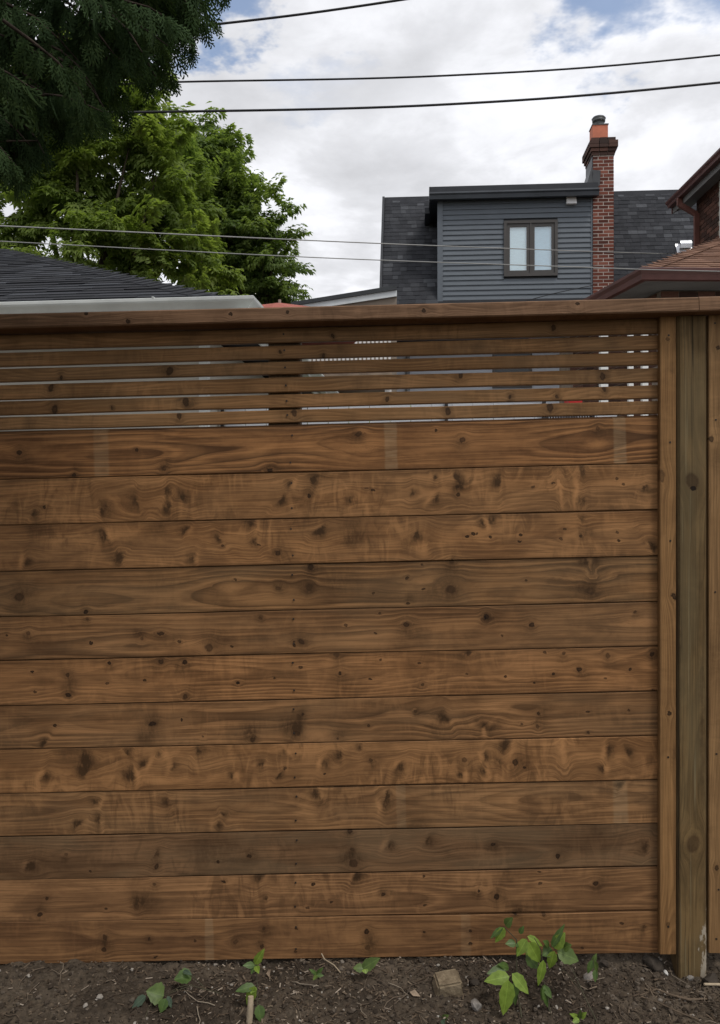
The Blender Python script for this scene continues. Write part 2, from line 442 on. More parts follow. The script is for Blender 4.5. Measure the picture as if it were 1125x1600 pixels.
    n.bump(n.noise(W, (4, 30, 230), 1.0, 3, 0.7), 0.4, 0.0012)
    return n.fin(col, n.rng(blot, 0.3, 0.7, 0.58, 0.72), 0.14)


LT, DK = (0.300, 0.166, 0.078), (0.165, 0.088, 0.040)

# ------------------------------------------------------------------ value noise for the ground
def vnoise(x, y, seed=0):
    def h(i, j):
        n = (i.astype(np.int64) * 374761393 + j.astype(np.int64) * 668265263 + seed * 1442695041) & 0x7fffffff
        n = ((n ^ (n >> 13)) * 1274126177) & 0x7fffffff
        return ((n ^ (n >> 16)) & 0xffff) / 65535.0
    i = np.floor(x); j = np.floor(y); fx = x - i; fy = y - j
    fx = fx * fx * (3 - 2 * fx); fy = fy * fy * (3 - 2 * fy)
    return (h(i, j) * (1 - fx) + h(i + 1, j) * fx) * (1 - fy) + (h(i, j + 1) * (1 - fx) + h(i + 1, j + 1) * fx) * fy


SLOPE = 0.0186


def soil_z(x, y):
    x = np.asarray(x, float); y = np.asarray(y, float)
    z = 0.004 * x + 0.016
    z = z + 0.030 * (vnoise(x * 3.1, y * 3.1, 1) - 0.5) + 0.02 * (vnoise(x * 9, y * 9, 2) - 0.5) + 0.016 * (vnoise(x * 26, y * 26, 3) - 0.5)
    c = vnoise(x * 60, y * 60, 4); z = z + 0.013 * np.maximum(c - 0.45, 0)
    z = z + 0.006 * (vnoise(x * 130, y * 130, 5) - 0.5)
    z = z - 0.024 * np.exp(-((x - 1.02) / 0.20) ** 2 - ((y - 2.56) / 0.09) ** 2)      # hollow at the post
    z = z + 0.045 * np.clip((y - 2.61) / 0.08, 0, 1) + 0.008 * np.clip((y - 2.45) / 0.15, 0, 1)  # soil bank behind the boards, added to block light under the fence
    z = z + 0.012 * np.exp(-((x + 0.75) / 0.35) ** 2 - ((y - 2.45) / 0.1) ** 2)
    return z


# ------------------------------------------------------------------ the setting: ground
def build_ground():
    n = NT('far_ground'); o = n.obj()
    a = n.noise(o, (1, 1, 1), 0.35, 6, 0.6); b = n.noise(o, (1, 1, 1), 14, 4, 0.7)
    c = n.mix(n.rng(a, 0.42, 0.58), (0.055, 0.075, 0.025), (0.12, 0.105, 0.085))
    c = n.mix(1.0, c, n.ramp(b, ((0.3, (0.7,) * 3), (0.7, (1.2,) * 3))), 'MULTIPLY')
    n.bump(b, 0.5, 0.03); m = n.fin(c, 0.95, 0.1)
    mb = MB(); s = 900.0
    mb.add([(-s, -s, -0.12), (s, -s, -0.12), (s, s, -0.12), (-s, s, -0.12)], [(0, 1, 2, 3)])
    g = lobj('ground', mb, m); g['kind'] = 'structure'
    # soil on this side of the fence
    xs = np.concatenate([np.linspace(-9, -2.3, 20)[:-1], np.linspace(-2.3, -1.35, 60)[:-1], np.linspace(-1.35, 1.35, 620)[:-1], np.linspace(1.35, 2.3, 60)[:-1], np.linspace(2.3, 9, 20)])
    ys = np.concatenate([np.linspace(-6, 1.0, 25)[:-1], np.linspace(1.0, 2.2, 80)[:-1], np.linspace(2.2, 2.72, 125)[:-1], np.linspace(2.72, 3.6, 12)])
    X, Y = np.meshgrid(xs, ys)
    Z = soil_z(X, Y)
    fade = np.clip((np.abs(X) - 2.0) / 3, 0, 1); Z = Z * (1 - fade) + fade * (0.004 * X + 0.016)
    nx, ny = len(xs), len(ys)
    idx = np.arange(nx * ny).reshape(ny, nx)
    q = np.stack([idx[:-1, :-1], idx[:-1, 1:], idx[1:, 1:], idx[1:, :-1]], -1).reshape(-1, 4)
    me = bpy.data.meshes.new('soil'); me.from_pydata(np.stack([X, Y, Z], -1).reshape(-1, 3).tolist(), [], q.tolist()); me.update()
    me.polygons.foreach_set('use_smooth', [True] * len(q))
    n = NT('soil'); o = n.obj()
    a = n.noise(o, (1, 1, 1), 3.0, 5, 0.6); b = n.noise(o, (1, 1, 1), 70, 5, 0.7); d = n.noise(o, (1, 1, 1), 330, 3, 0.7)
    c = n.mix(n.rng(a, 0.35, 0.68), (0.044, 0.034, 0.025), (0.108, 0.085, 0.062))
    c = n.mix(1.0, c, n.ramp(b, ((0.28, (0.5,) * 3), (0.5, (0.95,) * 3), (0.75, (1.5, 1.45, 1.4)))), 'MULTIPLY')
    c = n.mix(n.rng(d, 0.70, 0.76, 0, 0.6), c, (0.42, 0.37, 0.30))
    n.bump(n.math('ADD', b, n.math('MULTIPLY', d, 0.5)), 0.8, 0.006)
    so = link('soil', me, n.fin(c, 0.95, 0.12)); so['kind'] = 'structure'
    # concrete yard beyond the fence
    mb = MB(); mb.box(-14, 14, 3.4, 16.2, -0.11, -0.02)
    yd = lobj('concrete_yard', mb, plain('yard_concrete', (0.36, 0.35, 0.33), 0.85, 0.15, 2.0, bump=0.2)); yd['kind'] = 'structure'


build_ground()

# ------------------------------------------------------------------ the fence
D = 2.6
TOPS_L = [677, 749.5, 821.3, 893, 963.8, 1033, 1102.5, 1172.5, 1240.4, 1309, 1375, 1443, 1506]
TOPS_R = [651, 723.5, 796.4, 868.6, 941, 1009, 1081, 1148.7, 1218.7, 1286, 1354.6, 1422, 1491]
SLATS = [((523, 547), (497.5, 520)), ((550.5, 573), (524, 545)), ((577, 596.5), (549, 569.5)), ((602, 623.5), (574, 597)), ((627.5, 648), (601, 622)), ((652, 671), (626, 647))]

# knots read off the boards: (x, y, radius) in photo pixels
KN = """30 707 6;115 742 5;256 732 6;561 678 7;422 735 6;723 687 6;935 670 6;483 775 5;434 864 7;486 886 7;484 918 7;434 919 5;705 921 10;707 877 5;637 942 4;
30 933 11;133 956 5;924 924 11;908 838 5;715 761 4;716 773 5;44 990 5;137 967 4;222 998 5;251 990 7;279 1003 5;327 1012 9;471 1003 7;635 976 9;757 966 5;407 966 4;
832 976 7;993 956 4;760 964 6;171 1036 4;253 1034 5;290 1034 6;105 1055 5;106 1086 6;290 1089 6;527 1024 6;531 1052 5;659 1070 4;733 1021 6;882 1021 5;950 1025 6;1020 1023 6;906 1046 5;
239 1131 7;395 1156 7;473 1116 4;463 1146 7;650 1111 4;527 1154 4;842 1115 5;840 1136 6;805 1191 7;726 1188 7;580 1188 5;103 1335 4;390 1338 5;547 1299 5;551 1328 5;552 1349 9;771 1320 6;871 1338 5;
241 1382 4;214 1417 7;62 1429 5;932 1381 7;776 1401 7;748 1393 4;598 1398 4;164 1465 6;234 1467 4;368 1472 7;412 1450 4;573 1456 6;575 1481 6;806 1427 5;850 1429 4;663 1456 3;1007 1448 4;408 1479 5;163 1484 5;244 1354 6"""
SM = """52 803;158 796;213 785;263 795;284 777;261 770;41 878;163 835;188 876;290 830;300 873;343 839;490 752;454 757;438 782;548 782;644 770;680 747;680 780;715 748;394 818;400 846;500 828;651 836;755 816;
781 753;913 736;913 785;767 815;908 812;1018 855;917 874;928 874;68 1160;132 1186;133 1207;199 1176;206 1211;224 1195;272 1197;251 1179;307 1175;363 1213;69 1211;445 1176;436 1212;410 1195;507 1193;531 1182;563 1168;625 1198;719 1211;
762 1140;793 1166;760 1182;756 1204;778 1191;951 1174;981 1176;942 1202;696 1120;755 1136;970 1230;149 1255;154 1280;122 1290;261 1252;348 1275;340 1290;495 1240;605 1243;244 1334;670 1313;608 1320;1010 1325;408 1371;416 1404;557 1369;1005 762;600 1260;46 1353"""
BROAD = """50 828 18;252 825 20;545 845 16;560 822 26;637 846 18;390 1138 22;220 1154 16;680 1142 20;350 1178 14;100 1178 22;470 1135 16;240 905 30;520 910 30;793 1170 14;130 1190 20;490 748 16;188 868 14;660 1290 24;930 1300 30;60 1345 40;320 1330 40;215 1405 18;940 1365 20;790 1365 16"""
PIN = """213 703;69 792;348 853;368 905;682 672;573 763;583 766;404 851;730 838;740 834;662 921;583 927;660 882;637 903;865 755;833 761;965 748;974 757;746 834;766 840;812 846;814 836;876 842;883 827;965 832;967 845;823 907;10 993;142 1004;362 1010;226 1063;50 1050;54 1081;167 1068;372 1067;541 977;594 959;587 989;459 1003;459 1009;595 1031;656 1036;578 1062;470 1043;428 1060;371 1067;730 1053;
784 994;852 1019;865 1053;790 1058;835 1067;946 1060;985 1046;1021 1079;815 1132;919 1112;919 1145;983 1110;85 1134;284 1125;317 1151;576 1134;820 1199;446 1201;507 1209;140 1362;73 1404;490 1382;518 1409;480 1419;165 1420;350 1378;340 1347;305 1470;463 1452;462 1487;844 1363;844 1381;663 1370;663 1415;909 1481;972 1442;735 1454;735 1474;243 1495"""
LIGHT = """554 700 20 7;936 692 14 6;913 900 22 7;668 906 22 7;359 919 14 6;900 765 4 26;876 770 3 22;1002 972 18 6;880 1170 4 18;800 1172 5 20;660 857 9 14;497 1148 18 9"""


def parse(t): return [tuple(float(q) for q in e.split()) for e in t.replace('\n', '').split(';')]


def board_material(i, yL, yR, xlen_px=1030.0, seed=0, light=LT, dark=DK, **kw):
    """collect what the photo shows on the board whose top line is yL..yR and height h"""
    (tl, tr), (bl, br) = (yL, yR)
    els = []; rr = random.Random(100 + i)
    k = D / F

    def loc(px, py):
        t = px / 1030.0; mid = ((tl + (tr - tl) * t) + (bl + (br - bl) * t)) / 2
        hh = ((bl + (br - bl) * t) - (tl + (tr - tl) * t)) / 2
        if abs(py - mid) > hh + 1.5: return None
        return px * k, (mid - py) * k
    for x, y, r in parse(KN):
        p = loc(x, y)
        if p:
            r *= k * 0.66; a = rr.uniform(-0.5, 0.5)
            els.append((p[0], p[1], r * rr.uniform(0.75, 1.2), r * rr.uniform(0.7, 1.15), a, rr.uniform(0.5, 0.95), 0.0, 1.15, rr.uniform(-0.3, 0.3)))
            s = 1 if p[1] < 0 else -1
            els.append((p[0], p[1] + s * rr.uniform(0.0, 0.014), r * rr.uniform(2.0, 3.0), r * rr.uniform(2.2, 3.6), rr.uniform(-0.7, 0.7), 0, rr.uniform(0.35, 0.65), 0, rr.choice((-1, 1)) * rr.uniform(0.2, 0.6)))
    for x, y in parse(SM):
        p = loc(x, y)
        if p:
            w = k * rr.uniform(2.5, 4.6); a = rr.choice((-1, 1)) * rr.uniform(0.1, 0.75); sk = rr.choice((-1, 1))
            els.append((p[0], p[1], w, w * rr.uniform(1.5, 3.0), a, 0, rr.uniform(0.75, 1.1), 0.7, sk * rr.uniform(0.45, 0.7)))
            if rr.random() < 0.45: els.append((p[0] + sk * k * rr.uniform(7, 10), p[1], k * 3.2, k * rr.uniform(7, 13), a * 0.8, 0, -rr.uniform(0.25, 0.5), 0))
    for x, y, r in parse(BROAD):
        p = loc(x, y)
        if p: els.append((p[0], p[1], r * k * 0.8, r * k * 0.7, rr.uniform(-0.4, 0.4), 0, rr.uniform(0.28, 0.48), 0.0, rr.choice((-1, 1)) * 0.5))
    for x, y in parse(PIN):
        p = loc(x, y)
        if p: els.append((p[0], p[1], k * rr.uniform(2.2, 3.4), k * rr.uniform(1.6, 2.4), rr.uniform(-0.3, 0.3), rr.uniform(0.7, 0.95), 0.0, 0.9))
    for x, y, a, b in parse(LIGHT):
        p = loc(x, y)
        if p: els.append((p[0], p[1], k * a, k * b, rr.uniform(-0.15, 0.15), 0, -0.5, 0.7))
    # beyond the frame on both sides: knots of the same sort
    for side in (-1, 1):
        for q in range(1):
            x = rr.uniform(-420, -20) if side < 0 else 0
            if side > 0: continue
            els.append((x * k, rr.uniform(-0.05, 0.05), 0.009, 0.011, 0, 0.8, 0, 1.0))
            els.append((x * k + 0.01, rr.uniform(-0.05, 0.05), 0.02, 0.03, 0.4, 0, 0.5, 0))
    return els


def board_profile(h, t=0.019, c=0.0018, lip=True):
    """(y, z) outline of one tongue and groove board: front face at y = 0"""
    a = h / 2
    if lip:
        return [(c, -a), (0, -a + c), (0, a - c), (c, a), (0.010, a), (0.010, a + 0.007), (0.0145, a + 0.007), (0.0145, a), (t, a), (t, -a)][::-1]
    return [(c, -a), (0, -a + c), (0, a - c), (c, a), (t - c, a), (t, a - c), (t, -a + c), (t - c, -a)][::-1]


def plank_mesh(name, h, x0, x1, t=0.019, lip=True, c=0.0018, amp=0.0009):
    """extruded board whose edges wander a little, as sawn boards do"""
    prof = board_profile(h, t, c, lip); n = len(prof); seg = 26 if lip else 14
    ph = [random.uniform(0, 6.3) for _ in range(6)]

    def wob(x, k): return amp * (math.sin(2.1 * x + ph[k]) + 0.6 * math.sin(5.7 * x + ph[k + 1]) + 0.35 * math.sin(17 * x + ph[k + 2]))
    mb = MB(); vv = []
    for q in range(seg + 1):
        x = x0 + (x1 - x0) * q / seg; up_, dn_ = wob(x, 0), wob(x, 3)
        vv += [(x, y + 0.4 * up_, z + (up_ if z > 0 else dn_)) for y, z in prof]
    fs = [(q * n + i, q * n + (i + 1) % n, (q + 1) * n + (i + 1) % n, (q + 1) * n + i) for q in range(seg) for i in range(n)]
    mb.add(vv, fs); m_ = seg * n
    mb.add(vv[:n] + vv[m_:], (tuple(range(n))[::-1], tuple(range(n, 2 * n))))
    return mb.mesh(name)


fence = thing('wooden_fence', 'long brown stained wooden fence of horizontal boards with open slats above', 'fence', (0.4, D, 0.0))
FO = Vector((0.4, D, 0.0))


def fboard(name, yl, yr, x0px, x1px, m, dy=0.0, t=0.019, lip=True, roll=0.0, gap=1.3, c=0.0018):
    """board with its top/bottom lines at photo x = 0 (yl) and 1030 (yr)"""
    k = D / F
    ml, mr_ = (yl[0] + yl[1]) / 2, (yr[0] + yr[1]) / 2
    p0 = at(0, ml, D); p1 = at(1030, mr_, D)
    al = math.atan2(p1.z - p0.z, p1.x - p0.x)
    h = ((yl[1] - yl[0]) + (yr[1] - yr[0])) / 2 * k - gap * k
    o = link(name, plank_mesh(name, h, x0px * k, x1px * k, t, lip, c), m, fence, Vector((p0.x, D + dy, p0.z)) - FO, (roll, -al, 0))
    return o


pal = [  # light, dark, ring strength, ring frequency, grey, bands  (per board, as the photo shows them)
    ((0.329, 0.157, 0.060), (0.108, 0.047, 0.019), 0.98, 95, 0.06, [(158, 12, 0.32), (611, 10, 0.54), (969, 10, 0.49)]),
    ((0.373, 0.187, 0.075), (0.133, 0.062, 0.024), 0.40, 150, 0.11, []),
    ((0.364, 0.182, 0.072), (0.127, 0.059, 0.024), 0.40, 150, 0.11, []),
    ((0.288, 0.149, 0.061), (0.108, 0.054, 0.023), 0.86, 85, 0.19, []),
    ((0.299, 0.152, 0.063), (0.111, 0.054, 0.023), 0.98, 80, 0.14, []),
    ((0.364, 0.178, 0.071), (0.136, 0.064, 0.025), 0.69, 120, 0.07, []),
    ((0.314, 0.160, 0.067), (0.118, 0.058, 0.024), 0.86, 85, 0.15, []),
    ((0.369, 0.186, 0.075), (0.133, 0.062, 0.024), 0.34, 140, 0.07, []),
    ((0.314, 0.165, 0.070), (0.111, 0.054, 0.023), 0.52, 110, 0.15, [(627, 8, 0.28), (970, 12, 0.32)]),
    ((0.216, 0.118, 0.056), (0.084, 0.045, 0.021), 0.46, 120, 0.28, []),
    ((0.317, 0.165, 0.072), (0.113, 0.056, 0.025), 0.57, 120, 0.03, []),
    ((0.266, 0.137, 0.058), (0.106, 0.051, 0.023), 0.63, 110, 0.02, [(327, 7, 0.32), (728, 8, 0.22)]),
]


def build_fence():
    k = D / F
    rr = random.Random(5)
    for i in range(12):
        yl = (TOPS_L[i], TOPS_L[i + 1]); yr = (TOPS_R[i], TOPS_R[i + 1])
        lt, dk, rk, rf_, gr, bands = pal[i]
        els = board_material(i, (yl[0], yr[0]), (yl[1], yr[1]))
        m = wood('board_stain', lt, dk, els, [(x * k, w * k, s) for x, w, s in bands], seed=i + 1, ringk=rk, grey=gr, z0=rr.uniform(-0.03, 0.03), ringf=rf_, blotk=0.62, curlk=(0.15, 1, 1.1, 0.3, 0.3, 0.6, 0.5, 1.3, 1.0, 0.6, 1.0, 0.5)[i])
        o = fboard('board', yl, yr, -700, 1057.5, m, dy=rr.uniform(0, 0.0022), roll=rr.uniform(-0.008, 0.004))
        if i == 0: o['label'] = 'wide board under the open slats with three pale bands'
        if i == 9: o['label'] = 'dark greyish board third from the bottom'
        # the next panel, right of the post
        m2 = wood('board_stain', lt, dk, [(k * rr.uniform(1150, 1800), rr.uniform(-.05, .05), 0.009, 0.011, 0, 0.8, 0, 1) for _ in range(4)], seed=i + 31, ringk=rk, grey=gr)
        fboard('board', yl, yr, 1106.5, 1900, m2, dy=rr.uniform(0, 0.002))
    # slats
    sl_kn = {0: [(865, 512, 5), (520, 525, 4)], 1: [(438, 550, 3), (505, 556, 4)], 2: [(265, 580, 8), (95, 590, 4)], 3: [(80, 606, 7), (720, 586, 6), (942, 588, 7)],
             4: [(290, 628, 8), (85, 640, 8), (605, 624, 5), (945, 608, 5), (871, 620, 4), (797, 620, 4), (175, 637, 3)], 5: [(280, 650, 6), (700, 643, 7), (860, 637, 8), (460, 645, 7)]}
    for i, (l, r) in enumerate(SLATS):
        els = []
        for (x, y, rad) in sl_kn[i]:
            t = x / 1030; mid = (l[0] + l[1]) / 2 * (1 - t) + (r[0] + r[1]) / 2 * t
            els.append((x * k, (mid - y) * k, rad * k * 0.6, rad * k * 0.9, rr.uniform(-.4, .4), 0.75, 0, 0.8))
            els.append((x * k, (mid - y) * k, rad * k * 1.2, rad * k * 2.0, rr.uniform(-.5, .5), 0, 0.5, 0))
        for _ in range(5):
            x = rr.uniform(10, 1020); els.append((x * k, rr.uniform(-.012, .012), 0.02, 0.018, rr.uniform(-.5, .5), 0, rr.uniform(0.15, 0.35), 0))
        m = wood('slat_stain', (0.316, 0.167, 0.070), (0.163, 0.083, 0.033), els, seed=i + 51, curlk=0.7, ringk=0.5, grey=0.2, ringf=190, halfh=0.021, edge=0.2)
        fboard('slat', l, r, -700, 1057.5, m, dy=rr.uniform(0.0, 0.003), t=0.019, lip=False, gap=0.0, roll=rr.uniform(-0.02, 0.02), c=0.0025)
        fboard('slat', l, r, 1106.5, 1900, m, t=0.019, lip=False, gap=0.0)
    # cap rails: 2x6 lying flat, butt joint right of the post
    z0 = lambda px: 1.982 + (2.030 - 1.982) * px / 1030.0
    Yc = 2.52
    al = math.atan2(0.048, 1030 / F * Yc)
    for (a, b, sd_) in ((-700, 1092.3, 71), (1093.2, 2000, 72)):
        kk = Yc / F
        els = [((x) * kk, zz, 0.006, 0.006, 0, 0.9, 0, 1) for x, zz in ((361, 0.004), (449, 0.006), (135, 0.017), (662, 0.0), (903, 0.01), (200, -0.01))]
        els += [(x * kk, 0, 0.03, 0.02, 0.3, 0, 0.25, 0) for x in (40, 520, 760, 1000)]
        els += [(x * kk, 0.004, 0.012, 0.012, 0.2, 0, -0.3, 0.6) for x in (690, 905, 560)]
        m = wood('cap_stain', (0.244, 0.141, 0.081), (0.122, 0.067, 0.036), els, seed=sd_, curlk=0.5, ringk=0.6, ringf=230, halfh=0.022, edge=0.15)
        w = 0.14; c = 0.004
        prof = [(c, -0.022), (0, -0.022 + c), (0, 0.022 - c), (c, 0.022), (w - c, 0.022), (w, 0.022 - c), (w, -0.022 + c), (w - c, -0.022)][::-1]
        mb = MB(); mb.prism(prof, a * kk, b * kk)
        p = at(0, 0, Yc); dz = 0.001 if sd_ == 72 else 0
        lobj('cap_rail', mb, m, fence, loc=Vector((p.x, Yc, z0(0) + 0.022 + dz)) - FO, rot=(0, -al, 0))
    # vertical trim strips either side of the post
    def vert(name, px0, px1, Y, t, zt, zb, m, c=0.002, label=None):
        xm = ((px0 + px1) / 2 - 562.5) / F * Y; w = (px1 - px0) / F * Y
        mb = MB(); a = w / 2
        prof = [(c, -a), (0, -a + c), (0, a - c), (c, a), (t - c, a), (t, a - c), (t, -a + c), (t - c, -a)][::-1]
        mb.prism(prof, 0, zt - zb)
        o = lobj(name, mb, m, fence, loc=Vector((xm, Y, zt)) - FO, rot=(0, R(90), 0), label=label)
        return o
    zat = lambda px, py, Y: CZ - (py - 800) / F * Y
    zt = 2.031
    els = [(0.07, 0.0, 0.004, 0.006, 0, 0.5, 0, 1), (0.49, -0.02, 0.02, 0.01, 0.2, 0.5, 0, 1), (0.86, 0.018, 0.012, 0.008, 0.3, 0.9, 0, 1), (1.22, 0.004, 0.008, 0.006, 0.5, 0.9, 0, 1), (1.35, 0.02, 0.03, 0.008, 0, 0, 0.5, 0), (0.16, 0.012, 0.02, 0.008, 0, 0, 0.4, 0), (1.87, 0.0, 0.008, 0.006, 0, 0.5, 0.3, 0)]
    mt = wood('trim_stain', (0.296, 0.161, 0.064), (0.180, 0.093, 0.037), els, seed=81, curlk=0.3, ringk=0.55, ringf=240, halfh=0.026, edge=0.25)
    vert('trim_strip', 1031, 1056.5, 2.578, 0.0215, zt, zat(1043, 1491, 2.578), mt)
    els = [(0.1, 0.0, 0.006, 0.006, 0, 0.8, 0, 1), (0.38, -0.02, 0.01, 0.007, 0, 0.8, 0, 1), (0.45, 0.0, 0.04, 0.02, 0, 0, 0.35, 0), (1.05, 0.0, 0.1, 0.02, 0, 0, 0.3, 0), (1.7, -0.005, 0.008, 0.006, 0, 0.8, 0, 1)]
    mt2 = wood('trim_stain', (0.292, 0.169, 0.074), (0.171, 0.094, 0.040), els, seed=82, curlk=0.5, ringk=0.45, ringf=200, halfh=0.03, edge=0.25)
    vert('trim_strip', 1107.5, 1136, 2.578, 0.0215, zt + 0.004, zat(1115, 1489, 2.578), mt2)
    # posts: the one in front, greenish, and those behind the boards
    els = [(0.507, 0.0, 0.026, 0.019, 0.3, 0.55, 0.2, 1.2), (0.53, 0.002, 0.006, 0.010, 0, 0.9, 0, 0), (1.62, 0.002, 0.028, 0.019, -0.2, 0.5, 0.2, 1.2), (0.42, -0.01, 0.05, 0.012, 0.1, 0, -0.3, 0), (0.85, -0.045, 0.3, 0.006, 0, 0, 0.5, 0), (1.3, 0.03, 0.3, 0.006, 0, 0, 0.4, 0)]
    mp = wood('post_treated', (0.190, 0.122, 0.053), (0.078, 0.050, 0.022), els, seed=91, cracks=0.7, curlk=0.2, ringk=0.6, ringf=130, grey=0.5, greycol=(0.130, 0.098, 0.050), blotk=0.65, paint=(1.60, 1.98, 0.49), halfh=0.047, edge=0.45)
    vert('post', 1058.5, 1105.5, 2.573, 0.092, zt + 0.001, -0.25, mp, c=0.009, label='greenish weathered square post splashed with pale paint at its foot')
    mb_ = wood('post_back', (0.13, 0.085, 0.045), (0.08, 0.05, 0.028), (), seed=92, edge=0)
    for px in (444, -194, 1720):
        vert('post', px - 25, px + 25, 2.6225, 0.092, zat(px, 512 - 0.02 * px + 9, 2.6225), -0.25, mb_, c=0.006)
    # screws
    mb = MB()
    for i in range(12):
        for px in (455 + 0.8 * i, -180, 1034 - 18 if False else 1700):
            t = px / 1030.0
            a = TOPS_L[i] + (TOPS_R[i] - TOPS_L[i]) * t; b = TOPS_L[i + 1] + (TOPS_R[i + 1] - TOPS_L[i + 1]) * t
            for y in (a + 15 + rr.uniform(-2, 2), b - 15 + rr.uniform(-2, 2)):
                p = at(px + rr.uniform(-2, 2), y, D) - FO
                mb.tube([(p.x, -0.0012, p.z), (p.x, 0.004, p.z)], 0.0030, 7)
    for i, (l, r) in enumerate(SLATS):
        for px in (443, 446):
            t = px / 1030.0; y = ((l[0] + l[1]) * (1 - t) + (r[0] + r[1]) * t) / 2 + rr.uniform(-3, 3)
            p = at(px + i * 1.2, y, D) - FO
            if px == 443: mb.tube([(p.x, -0.0012, p.z), (p.x, 0.004, p.z)], 0.0032, 7)
    for px, ys in ((1046, (524, 691, 845, 1183, 1448)), (1120, (505, 656, 925, 1178, 1390, 1467))):
        for y in ys:
            p = at(px + rr.uniform(-3, 3), y, 2.578) - FO
            mb.tube([(p.x, -0.0232, p.z), (p.x, -0.018, p.z)], 0.0032, 7)
    lobj('screw_heads', mb, plain('screw_steel', (0.035, 0.026, 0.020), 0.5, 0.3, 60, 0.4, 0.4), fence, kind='stuff')


build_fence()


# ------------------------------------------------------------------ frames for buildings
class Frame:
    """building frame: local x to the right along its front, y away from the camera, z up"""
    def __init__(s, px, Y, yaw):
        s.O = Vector(((px - 562.5) / F * Y, Y, 0)); s.yaw = yaw
        s.M = Matrix.LocRotScale(s.O, Euler((0, 0, -yaw)), None); s.I = s.M.inverted()

    def plane(s, px, py, p0, nrm):
        o = s.I @ Vector((0, 0, CZ)); d = s.I.to_3x3() @ Vector(((px - 562.5) / F, 1, -(py - 800) / F))
        nrm = Vector(nrm); t = (Vector(p0) - o).dot(nrm) / d.dot(nrm)
        return o + d * t

    def hit(s, px, py, off=0.0): return s.plane(px, py, (0, off, 0), (0, 1, 0))

    def thing(s, name, label, cat): return thing(name, label, cat, s.O, -s.yaw)


SH_BLACK = shingle_mat('shingle_charcoal', ((0.0, (0.031, 0.033, 0.038)), (0.6, (0.044, 0.046, 0.053)), (0.85, (0.056, 0.059, 0.066)), (1.0, (0.092, 0.097, 0.108))))
SH_GARAGE = shingle_mat('shingle_black', ((0.0, (0.024, 0.025, 0.029)), (0.6, (0.034, 0.036, 0.042)), (1.0, (0.060, 0.064, 0.074))))
SH_BROWN = shingle_mat('shingle_brown', ((0.0, (0.13, 0.070, 0.047)), (0.5, (0.19, 0.105, 0.070)), (1.0, (0.26, 0.150, 0.103))))


def shingle_field(parent, origin, ex, up, rows, expo, m, wmin, wmax, inside, thick=0.009, rr=None, tops=None, limit=290, clip=None):
    """rows of shingles on a plane: ex along the eave, up the slope direction (unit vectors, local to parent)"""
    ex = Vector(ex).normalized(); up = Vector(up).normalized(); nrm = ex.cross(up).normalized()
    if nrm.z < 0: nrm = -nrm
    base = MB(); th = thick
    # unit shingle: x 0..1, y 0..1.9 exposures, wedge that lies on the course below
    base.add([(0, 0, 0), (1, 0, 0), (1, 1, 0), (0, 1, 0), (0, 0, 1), (1, 0, 1), (1, 1, 0.05), (0, 1, 0.05)],
             ((0, 3, 2, 1), (4, 5, 6, 7), (0, 1, 5, 4), (1, 2, 6, 5), (2, 3, 7, 6), (3, 0, 4, 7)))
    me = base.mesh('shingle'); me.materials.append(m)
    rest = MB(); cnt = 0
    B = Matrix((ex, up, nrm)).transposed().to_4x4()
    rot = B.to_euler()
    for r in range(rows):
        v = r * expo
        spans = inside(v)
        for (a, b) in spans:
            x = a
            while x < b - 0.02:
                w = rr.uniform(wmin, wmax)
                if b - x - w < wmin * 0.5: w = b - x
                w = min(w, b - x)
                tk = th * rr.choice((0.85, 1.0, 1.0, 1.4))
                p = Vector(origin) + ex * x + up * (v - rr.choice((0, 0, 0.004))) + nrm * 0.003
                if cnt < limit:
                    o = link('shingle', me, None, parent, p, rot, (w - 0.004, expo * 1.55, tk)); cnt += 1
                else:
                    Mx = Matrix.Translation(p) @ B @ Matrix.Diagonal((w - 0.004, expo * 1.55, tk, 1))
                    rest.add([Mx @ Vector(q) for q in base.v], base.f)
                x += w
    if rest.v:
        o = lobj('shingle', rest, m, parent); o['kind'] = 'stuff'
    return cnt


